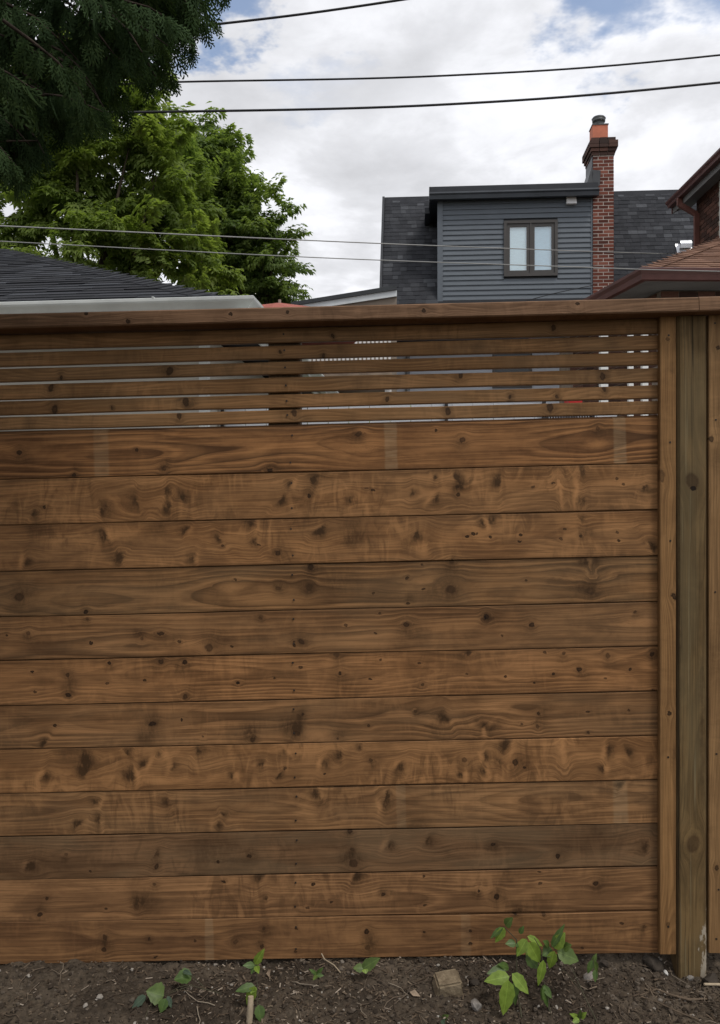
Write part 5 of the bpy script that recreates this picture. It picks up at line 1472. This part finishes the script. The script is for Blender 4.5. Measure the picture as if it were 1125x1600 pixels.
# ------------------------------------------------------------------ overhead cables
def cable(name, label, pts, r, m, sag=0.0):
    P = [at(*p) for p in pts]
    # smooth curve through the given points
    path = []
    for i in range(len(P) - 1):
        p0 = P[max(i - 1, 0)]; p1 = P[i]; p2 = P[i + 1]; p3 = P[min(i + 2, len(P) - 1)]
        for k in range(10):
            t = k / 10
            path.append(0.5 * ((2 * p1) + (p2 - p0) * t + (2 * p0 - 5 * p1 + 4 * p2 - p3) * t * t + (3 * p1 - p0 - 3 * p2 + p3) * t ** 3))
    path.append(P[-1])
    mb = MB(); mb.tube(path, r, 6)
    o = lobj(name, mb, m); tag(o, label, 'cable', 'overhead cables'); return o


def build_cables():
    blk = plain('cable_rubber', (0.018, 0.018, 0.02), 0.55, 0.2, 3)
    gry = plain('cable_grey', (0.30, 0.30, 0.29), 0.6, 0.1, 3)
    cable('overhead_cable', 'thick black cable climbing steeply out of the cedar, highest of all', [(-900, 95, 9), (-100, 82, 9), (310, 41, 9), (625, 0, 9), (1300, -110, 9), (2000, -240, 9)], 0.0125, blk)
    cable('overhead_cable', 'black cable across the sky, middle one of the upper three', [(-900, 140, 9), (0, 136, 9), (280, 128, 9), (700, 118, 9), (1125, 86, 9), (2000, -20, 9)], 0.0100, blk)
    cable('overhead_cable', 'thick black cable crossing the sky, lowest of the upper three', [(-900, 160, 9), (0, 174, 9), (300, 174, 9), (700, 163, 9), (1125, 129, 9), (2000, 30, 9)], 0.0125, blk)
    cable('overhead_cable', 'thin grey wire over the trees running to the brick house, upper of the two', [(-700, 322, 7.5), (0, 353, 8.0), (560, 379, 10), (925, 393, 12.5), (1091, 398, 14.4)], 0.0065, gry)
    cable('overhead_cable', 'thin grey wire over trees and window, lower of the two', [(-700, 340, 8.0), (0, 377, 8.0), (485, 402, 8.1), (925, 418, 8.1), (1125, 424, 8.1), (1900, 440, 8.2)], 0.0048, gry)
    cable('overhead_cable', 'short thin dark wire sagging across the lower grey siding', [(822, 470, 16.6), (860, 460, 16.6), (900, 451, 16.6), (926, 446, 16.9)], 0.008, blk)


build_cables()


# ------------------------------------------------------------------ litter, stones, sticks and weeds at the foot of the fence
def ground_at(px, py):
    """point of the soil seen at a photo pixel"""
    Y = 2.2
    for _ in range(25):
        X = (px - 562.5) / F * Y; z = float(soil_z(np.array([X]), np.array([Y]))[0])
        Y = min((CZ - z) * F / (py - 800), 2.66)
    X = (px - 562.5) / F * Y
    return Vector((X, Y, float(soil_z(np.array([X]), np.array([Y]))[0])))


def rock_mb(rr, sx, sy, sz, sub=2, rough=0.22, flat=0.0):
    bm = bmesh.new(); bmesh.ops.create_icosphere(bm, subdivisions=sub, radius=1.0)
    fr_ = [rvec(rr) for _ in range(10)]; off = [rr.uniform(0.52, 0.85) for _ in range(10)]
    for v in bm.verts:
        for d, o in zip(fr_, off):
            k = v.co.dot(d)
            if k > o: v.co -= d * (k - o)
        v.co *= 1 + rr.uniform(-rough, rough) * 0.35
        v.co = Vector((v.co.x * sx, v.co.y * sy, v.co.z * sz))
    mb = MB(); bm.verts.ensure_lookup_table()
    mb.add([v.co.copy() for v in bm.verts], [tuple(q.index for q in f.verts) for f in bm.faces], False); bm.free(); return mb


def build_litter():
    rr = random.Random(99)
    # chips, shreds and crumbs: nobody could count them
    bark = MB(); crumb = MB()
    for i in range(9000):
        x = rr.uniform(-1.7, 1.7); y = rr.uniform(2.15, 2.66) if rr.random() < 0.85 else rr.uniform(1.6, 2.15)
        dens = 1.0 if -0.55 < x < 0.45 else 0.35
        if rr.random() > dens: continue
        z = float(soil_z(np.array([x]), np.array([y]))[0]) + rr.uniform(0.000, 0.005)
        L = rr.uniform(0.006, 0.026) * (0.5 if rr.random() < 0.65 else 1); w = rr.uniform(0.0012, 0.0045); th = rr.uniform(0.0008, 0.0025)
        M = Matrix.Translation((x, y, z)) @ Euler((rr.uniform(-.5, .5), rr.uniform(-.45, .45), rr.uniform(0, 6.3))).to_matrix().to_4x4()
        bark.box(-L / 2, L / 2, -w / 2, w / 2, 0, th, M)
    n = NT('wood_chip'); c = n.ramp(n.island(), ((0.0, (0.045, 0.032, 0.022)), (0.5, (0.11, 0.08, 0.055)), (0.88, (0.18, 0.14, 0.10)), (1.0, (0.36, 0.30, 0.24))))
    o = lobj('mulch_litter', bark, n.fin(c, 0.9, 0.15)); o['kind'] = 'stuff'; o['label'] = 'scattered bark chips and wood shreds on the bare soil'
    protos = [rock_mb(rr, 1, rr.uniform(0.7, 1), rr.uniform(0.5, 0.8), 1, 0.3) for _ in range(6)]
    for i in range(15000):
        x = rr.uniform(-1.6, 1.6); y = rr.uniform(2.12, 2.70) if rr.random() < 0.88 else rr.uniform(1.6, 2.12)
        if x < 0.2 and rr.random() < 0.45: continue
        z = float(soil_z(np.array([x]), np.array([y]))[0])
        s = min(0.0022 * math.exp(abs(rr.gauss(0, 0.65))) + 0.0006, 0.012)
        p = rr.choice(protos); M = Matrix.Translation((x, y, z + s * 0.25)) @ Euler((rr.uniform(-.5, .5), rr.uniform(-.5, .5), rr.uniform(0, 6.3))).to_matrix().to_4x4() @ Matrix.Scale(s, 4)
        crumb.add([M @ Vector(v) for v in p.v], p.f)
    n = NT('soil_crumb'); c = n.ramp(n.island(), ((0.0, (0.030, 0.023, 0.017)), (0.6, (0.068, 0.053, 0.040)), (0.95, (0.12, 0.098, 0.076)), (1.0, (0.36, 0.33, 0.29))))
    o = lobj('soil_crumbs', crumb, n.fin(c, 0.95, 0.12)); o['kind'] = 'stuff'; o['label'] = 'loose crumbs of soil and fine gravel'
    # twigs mass
    tw = MB()
    for i in range(260):
        x = rr.uniform(-1.5, 1.5); y = rr.uniform(2.0, 2.62); L = rr.uniform(0.03, 0.12); a = rr.uniform(0, 6.3)
        pts = []
        for k in range(5):
            t = k / 4; xx = x + math.cos(a) * L * t + 0.01 * math.sin(5 * t + i); yy = min(y + math.sin(a) * L * t, 2.68)
            pts.append((xx, yy, float(soil_z(np.array([xx]), np.array([yy]))[0]) + 0.004 + rr.uniform(0, .004)))
        tw.tube(pts, rr.uniform(0.0007, 0.0016), 5, [1, 1, .9, .8, .5])
    n = NT('dry_twig'); c = n.ramp(n.island(), ((0.0, (0.05, 0.037, 0.027)), (0.7, (0.12, 0.09, 0.065)), (1.0, (0.30, 0.25, 0.19))))
    m_tw = n.fin(c, 0.9, 0.15)
    o = lobj('twig_litter', tw, m_tw); o['kind'] = 'stuff'; o['label'] = 'fine dry twigs and roots lying over the soil'

    # brick lump
    p = ground_at(700, 1556)
    n = NT('worn_block'); ob = n.obj(); a = n.noise(ob, (1, 1, 1), 40, 4, 0.6); c = n.mix(n.rng(a, 0.35, 0.65), (0.15, 0.115, 0.075), (0.24, 0.19, 0.125)); n.bump(n.noise(ob, (1, 1, 1), 160, 4), 0.7, 0.004)
    m_b = n.fin(c, 0.9, 0.15)
    bm = bmesh.new(); bmesh.ops.create_cube(bm, size=1.0)
    for v in bm.verts: v.co = Vector((v.co.x * 0.080, v.co.y * 0.066, v.co.z * 0.052))
    bmesh.ops.bevel(bm, geom=list(bm.edges), offset=0.006, segments=2, affect='EDGES')
    bmesh.ops.subdivide_edges(bm, edges=list(bm.edges), cuts=2, use_grid_fill=True)
    for v in bm.verts: v.co += rvec(rr) * 0.0012 + Vector((0.006 * (v.co.z > 0) * (v.co.x < -0.03), 0, 0))
    me = bpy.data.meshes.new('block'); bm.to_mesh(me); bm.free()
    o = link('broken_block', me, m_b, None, p + Vector((0, 0.03, 0.014)), (R(8), R(-5), R(8)))
    tag(o, 'squarish tan lump of broken brick half sunk in the soil', 'block')
    stone_m = plain('stone_grey', (0.22, 0.20, 0.18), 0.9, 0.25, 30, 0.15, bump=0.6, bsc=90)
    stone_d = plain('stone_dark', (0.055, 0.045, 0.036), 0.95, 0.25, 25, 0.12, bump=0.8, bsc=70)
    stone_w = plain('stone_white', (0.62, 0.60, 0.56), 0.85, 0.12, 30, 0.2)
    for (px, py, sx, sy, sz, m, lab) in (
        (745, 1578, 0.019, 0.017, 0.021, stone_m, 'pale angular stone in front of the leafy seedling'),
        (1022, 1513, 0.040, 0.030, 0.030, stone_d, 'large dark clod under the trim strip left of the post'),
        (1041, 1524, 0.011, 0.007, 0.009, stone_w, 'small bright white stone left of the post foot'),
        (1112, 1536, 0.034, 0.030, 0.026, stone_d, 'dark rounded rock right of the post foot'),
        (945, 1511, 0.018, 0.014, 0.016, stone_d, 'brown stone under the bottom board near a weed'),
        (920, 1530, 0.030, 0.022, 0.012, stone_m, 'flat greyish stone lying right of the leafy seedling'),
        (1080, 1532, 0.013, 0.010, 0.010, stone_m, 'light pebble against the foot of the post'),
        (740, 1540, 0.020, 0.018, 0.014, stone_d, 'brown clod between the block and the seedling'),
    ):
        p = ground_at(px, py); mb = rock_mb(rr, sx, sy, sz, 2, 0.25)
        o = lobj('stone', mb, m, None, loc=p + Vector((0, 0.004, sz * 0.45)), rot=(rr.uniform(-.2, .2), rr.uniform(-.2, .2), rr.uniform(0, 6))); tag(o, lab, 'stone')
    # chunks scattered near the post
    me = [rock_mb(rr, 1, 0.85, 0.7, 1, 0.3).mesh('pebble') for _ in range(4)]
    for q in me: q.materials.append(plain('pebble', (0.085, 0.068, 0.052), 0.95, 0.3, 40, 0.12))
    for i in range(26):
        px = rr.uniform(850, 1123) if i < 18 else rr.uniform(560, 850); py = rr.uniform(1508, 1592)
        p = ground_at(px, py); s = rr.uniform(0.006, 0.012)
        o = link('pebble', rr.choice(me), None, None, p + Vector((0, 0, s * 0.35)), (rr.uniform(-.4, .4), rr.uniform(-.4, .4), rr.uniform(0, 6)), (s, s, s))
        tag(o, 'small brown pebble lying loose on the soil', 'pebble', 'loose pebbles on the soil')
    # individual sticks
    m_st = plain('stick_pale', (0.36, 0.29, 0.20), 0.85, 0.2, 30)
    m_sd = plain('stick_brown', (0.12, 0.088, 0.060), 0.9, 0.25, 30)

    def stick(lab, pts, r, m, h=0.006, scl=None):
        P = [ground_at(x, y) + Vector((0, 0, h + dz)) for x, y, dz in pts]
        mb = MB(); mb.tube(P, r, 7, scl); o = lobj('stick', mb, m); tag(o, lab, 'stick')
    stick('curved brown stick lying right of the seedling near the post', [(1000, 1553, 0), (1026, 1551, 0.004), (1050, 1560, 0.006), (1078, 1566, 0.004), (1105, 1564, 0)], 0.0035, m_sd, scl=[.5, .8, 1, 1.2, .9])
    stick('long thin twig slanting down to the lower right corner', [(1002, 1556, 0), (1030, 1572, 0.003), (1060, 1586, 0.003), (1092, 1597, 0)], 0.0022, m_sd)
    stick('pale straight stick end right of the post foot', [(1100, 1544, 0.002), (1140, 1541, 0.004)], 0.004, m_st)
    stick('thin pale root hanging below the bottom board', [(500, 1498, 0.02), (507, 1506, 0.008), (522, 1513, 0.004), (532, 1524, 0.002)], 0.0018, m_st)
    b = ground_at(390, 1599); tp = at(392, 1557, 2.335)
    mb = MB(); mb.tube([b + Vector((-0.004, 0, -0.03)), b.lerp(tp, 0.5), tp], 0.0085, 9, [1, 1.05, 0.95]); o = lobj('stake', mb, m_st); tag(o, 'short pale stake sticking up at the bottom edge', 'stake')
    # flat dry leaf scraps
    m_lf = plain('dead_leaf', (0.32, 0.24, 0.17), 0.85, 0.25, 30)
    for i, (px, py) in enumerate(((362, 1507), (375, 1535), (420, 1520), (640, 1555))):
        p = ground_at(px, py); mb = MB(); leaf_quads(mb, Vector((0, 0, 0)), Vector((1, 0.3, 0.1)), Vector((0, -0.4, 1)), 0.034, 0.018)
        o = lobj('dead_leaf', mb, m_lf, None, loc=p + Vector((0, 0, 0.01)), rot=(0.3, 0.2, rr.uniform(0, 6)))
        tag(o, ('curled tan leaf scrap under the fence left of the pale stake', 'tan leaf scrap beside the pale stake seedling', 'tan leaf scrap right of the pale stake seedling', 'tan leaf scrap lying left of the broken block')[i], 'dead leaf')


build_litter()


def leaf_mesh(name, ln, w, m, seg=8, droop=0.35, fold=0.3, tooth=0.06, rr=random):
    """broad leaf with a midrib fold, serrated edge and a drooping tip, along local +x"""
    mb = MB(); vs_ = []; fs = []
    for i in range(seg + 1):
        t = i / seg; prof = math.sin(math.pi * t ** 0.72) ** 0.9 if 0 < t < 1 else 0.0
        hw = w / 2 * prof * (1 + (tooth if i % 2 else -tooth)); x = ln * t; z = -ln * droop * t * t
        vs_ += [(x, hw, z + hw * fold), (x, hw * 0.5, z + hw * fold * 0.62), (x, 0, z), (x, -hw * 0.5, z + hw * fold * 0.62), (x, -hw, z + hw * fold)]
    for i in range(seg):
        for j in range(4): a = i * 5 + j; fs.append((a, a + 5, a + 6, a + 1))
    mb.add(vs_, fs, True); me = mb.mesh(name); me.materials.append(m); return me


def build_plants():
    rr = random.Random(123)

    def green(name, a, b):
        n = NT(name); o = n.obj(); sep = n.new('ShaderNodeSeparateXYZ'); n.L.new(o, sep.inputs[0])
        no = n.noise(o, (1, 1, 1), 60, 3)
        c = n.mix(n.rng(no, 0.3, 0.7), a, b)
        rib = n.rng(n.math('ABSOLUTE', sep.outputs[1]), 0.0, 0.0016, 1, 0); c = n.mix(n.math('MULTIPLY', rib, 0.45), c, [q * 1.7 for q in b])
        vein = n.math('FRACT', n.math('MULTIPLY', n.math('SUBTRACT', sep.outputs[0], n.math('MULTIPLY', n.math('ABSOLUTE', sep.outputs[1]), 0.9)), 150.0))
        c = n.mix(n.math('MULTIPLY', n.rng(vein, 0.82, 0.95), 0.25), c, [q * 0.6 for q in a])
        n.fin(c, 0.45, 0.35)
        tr = n.new('ShaderNodeBsdfTranslucent'); n.L.new(c, tr.inputs[0]); mx = n.new('ShaderNodeMixShader'); mx.inputs[0].default_value = 0.3
        n.L.new(n.bsdf.outputs[0], mx.inputs[1]); n.L.new(tr.outputs[0], mx.inputs[2]); n.L.new(mx.outputs[0], n.out.inputs[0]); return n.m
    g1 = green('sapling_leaf', (0.150, 0.230, 0.030), (0.220, 0.320, 0.050)); g2 = green('sapling_leaf_dark', (0.060, 0.110, 0.024), (0.090, 0.150, 0.034)); g3 = green('weed_leaf', (0.080, 0.128, 0.030), (0.120, 0.180, 0.044))
    g4 = green('bluish_leaf', (0.060, 0.095, 0.062), (0.085, 0.125, 0.080))
    stem_m = plain('sapling_stem', (0.055, 0.050, 0.028), 0.7, 0.2, 30)

    def plant(name, label, cat, base_px, Y, leaves, stems, mdef):
        """leaves: (px,py of leaf base, px,py of tip, Y, width px, material[, facing]); stems: lists of (px,py,Y)"""
        b = ground_at(*base_px); t = thing(name, label, cat, b)
        for st, r in stems:
            mb = MB(); mb.tube([at(*p) for p in st], r, 6, [1 - 0.5 * i / (len(st) - 1) for i in range(len(st))]); wobj('stem', mb, stem_m, t)
        for (x0, y0, x1, y1, Yl, wpx, m) in leaves:
            a = at(x0, y0, Yl); e = at(x1, y1, Yl - rr.uniform(0.0, 0.03)); d = e - a; ln = d.length
            # leaf frame: x along the leaf, normal mostly up and towards the light
            X = d.normalized(); nrm = Vector((rr.uniform(-0.3, 0.3), -0.75, 0.75)); Yv = nrm.cross(X).normalized(); Z = X.cross(Yv)
            me = leaf_mesh('leaf', ln, wpx / F * Yl * 1.06, m, rr=rr, droop=0.12, fold=rr.uniform(0.12, 0.3))
            Mx = Matrix((X, Yv, Z)).transposed().to_4x4()
            link('leaf', me, None, t, a - b, Mx.to_euler())
        return t
    Y = 2.42
    # main seedling: tall dark stem with drooping leaflets (left), trifoliate low leaf
    plant('seedling', 'bright green leafy seedling with drooping leaflets in front of the bottom board', 'seedling', (815, 1585), Y, [
        (786, 1449, 765, 1466, Y, 9, g2), (788, 1449, 774, 1474, Y, 13, g1), (790, 1447, 800, 1434, Y, 14, g3), (812, 1459, 818, 1447, Y, 8, g2),
        (806, 1474, 790, 1474, Y, 12, g2), (808, 1473, 812, 1480, Y, 10, g2),
        (823, 1467, 807, 1495, Y, 16, g1), (826, 1472, 845, 1506, Y, 21, g1), (824, 1463, 850, 1478, Y + .02, 11, g1), (822, 1490, 842, 1513, Y + .05, 24, g2),
        (849, 1500, 842, 1543, Y - .02, 13, g1), (828, 1480, 822, 1492, Y + .03, 10, g1),
        (796, 1526, 757, 1532, Y - .06, 20, g1), (800, 1521, 828, 1553, Y - .06, 19, g1), (794, 1531, 788, 1589, Y - .08, 24, g1), (790, 1515, 762, 1520, Y - .02, 16, g2), (803, 1535, 805, 1572, Y - .02, 13, g2), (795, 1512, 780, 1506, Y, 12, g2)],
        [([(815, 1590, Y - .08), (808, 1545, Y - .02), (807, 1500, Y), (807, 1468, Y), (799, 1460, Y), (787, 1448, Y)], 0.0022), ([(807, 1500, Y), (815, 1475, Y), (825, 1465, Y)], 0.0013), ([(808, 1545, Y - .02), (801, 1527, Y - .05), (795, 1528, Y - .06)], 0.0013), ([(861, 1590, Y - .06), (852, 1555, Y - .03), (848, 1515, Y - .01), (846, 1485, Y), (835, 1466, Y)], 0.0020)], g1)
    plant('seedling', 'second green seedling with a leaning dark stem, right of the drooping one', 'seedling', (930, 1590), Y, [
        (862, 1480, 881, 1445, Y, 11, g2), (866, 1482, 882, 1458, Y, 18, g1), (870, 1486, 906, 1501, Y, 26, g3), (866, 1486, 858, 1515, Y, 15, g1), (862, 1482, 848, 1493, Y + .02, 18, g2), (880, 1482, 892, 1476, Y, 14, g3), (858, 1478, 850, 1470, Y + .02, 10, g2)],
        [([(932, 1595, Y - .08), (915, 1560, Y - .05), (899, 1525, Y - .01), (888, 1500, Y), (870, 1486, Y), (862, 1478, Y)], 0.0018), ([(866, 1484, Y), (876, 1462, Y), (881, 1444, Y)], 0.0011), ([(905, 1545, Y - .02), (885, 1520, Y - .02), (868, 1508, Y)], 0.0012)], g1)
    plant('weed', 'dark narrow weed sprout low between the two seedlings', 'weed', (862, 1585), Y, [
        (848, 1545, 858, 1575, Y - .06, 12, g2), (850, 1540, 862, 1560, Y - .05, 10, g2), (852, 1538, 846, 1565, Y - .04, 9, g2)], [([(862, 1590, Y - .08), (852, 1540, Y - .05)], 0.0016)], g2)
    plant('weed', 'small weed standing under the bottom board right of the seedlings', 'weed', (928, 1535), 2.5, [
        (926, 1500, 918, 1522, 2.5, 9, g2), (927, 1500, 934, 1520, 2.5, 9, g3), (926, 1505, 932, 1490, 2.5, 7, g3), (930, 1515, 930, 1535, 2.48, 8, g2)], [([(930, 1535, 2.48), (927, 1498, 2.5)], 0.0015)], g2)
    Y2 = 2.44
    plant('seedling', 'slim seedling beside the pale stake, overlapping the bottom board', 'seedling', (402, 1572), Y2, [
        (398, 1507, 412, 1484, Y2, 12, g1), (398, 1508, 380, 1508, Y2, 10, g2), (399, 1508, 392, 1522, Y2, 9, g2), (400, 1509, 404, 1520, Y2, 9, g1), (398, 1540, 368, 1548, Y2 - .04, 13, g2), (397, 1541, 386, 1575, Y2 - .05, 15, g1), (396, 1540, 392, 1552, Y2 - .04, 14, g1), (404, 1570, 408, 1598, Y2 - .08, 16, g2)],
        [([(402, 1580, Y2 - .08), (402, 1540, Y2 - .03), (400, 1508, Y2)], 0.0016), ([(402, 1545, Y2 - .03), (397, 1540, Y2 - .04)], 0.001)], g1)
    Y3 = 2.40
    plant('weed', 'sprawling weed with a pale round leaf and trailing stems on bare soil', 'weed', (258, 1555), Y3, [
        (256, 1556, 229, 1548, Y3, 30, g3), (259, 1560, 250, 1583, Y3 - .03, 15, g2), (228, 1556, 204, 1576, Y3 - .02, 14, g4), (300, 1523, 272, 1530, Y3 + .06, 22, g2), (286, 1517, 299, 1522, Y3 + .06, 7, g4), (262, 1556, 268, 1575, Y3 - .02, 8, g4)],
        [([(345, 1552, Y3), (318, 1545, Y3 + .02), (300, 1540, Y3 + .02), (275, 1548, Y3), (256, 1556, Y3)], 0.0016), ([(318, 1542, Y3 + .03), (305, 1528, Y3 + .05), (290, 1518, Y3 + .06)], 0.0016), ([(300, 1538, Y3 + .03), (280, 1542, Y3), (262, 1552, Y3)], 0.0012), ([(224, 1598, Y3 - .08), (232, 1575, Y3 - .04), (240, 1562, Y3 - .02)], 0.0012)], g3)
    plant('weed', 'broad low leaf pair peeping out under the middle of the fence', 'weed', (568, 1515), 2.52, [
        (566, 1514, 592, 1497, 2.50, 17, g3), (568, 1513, 552, 1512, 2.50, 13, g3), (570, 1514, 572, 1521, 2.49, 10, g1)], [([(569, 1519, 2.5), (567, 1513, 2.5)], 0.0012)], g3)
    plant('weed', 'tiny weed rosette in the soil left of the broad leaf pair', 'weed', (495, 1524), 2.45, [
        (495, 1523, 484, 1514, 2.46, 6, g2), (495, 1523, 504, 1512, 2.46, 7, g2), (495, 1524, 506, 1524, 2.44, 6, g2), (495, 1524, 490, 1530, 2.43, 6, g3)], [([(495, 1526, 2.45), (495, 1521, 2.45)], 0.001)], g2)
    plant('weed', 'small green tuft at the bottom edge below the seedlings', 'weed', (905, 1592), 2.35, [
        (905, 1592, 892, 1584, 2.36, 8, g1), (905, 1592, 916, 1582, 2.36, 9, g1), (904, 1593, 908, 1580, 2.36, 8, g3), (905, 1592, 894, 1598, 2.34, 8, g1)], [([(905, 1596, 2.35), (905, 1590, 2.35)], 0.001)], g1)
    plant('weed', 'small grey green leaf cluster at the bottom edge below the block', 'weed', (690, 1596), 2.34, [
        (690, 1594, 678, 1588, 2.35, 9, g4), (690, 1594, 700, 1586, 2.35, 9, g3), (690, 1594, 694, 1600, 2.33, 9, g4)], [([(690, 1598, 2.34), (690, 1592, 2.34)], 0.001)], g3)


build_plants()
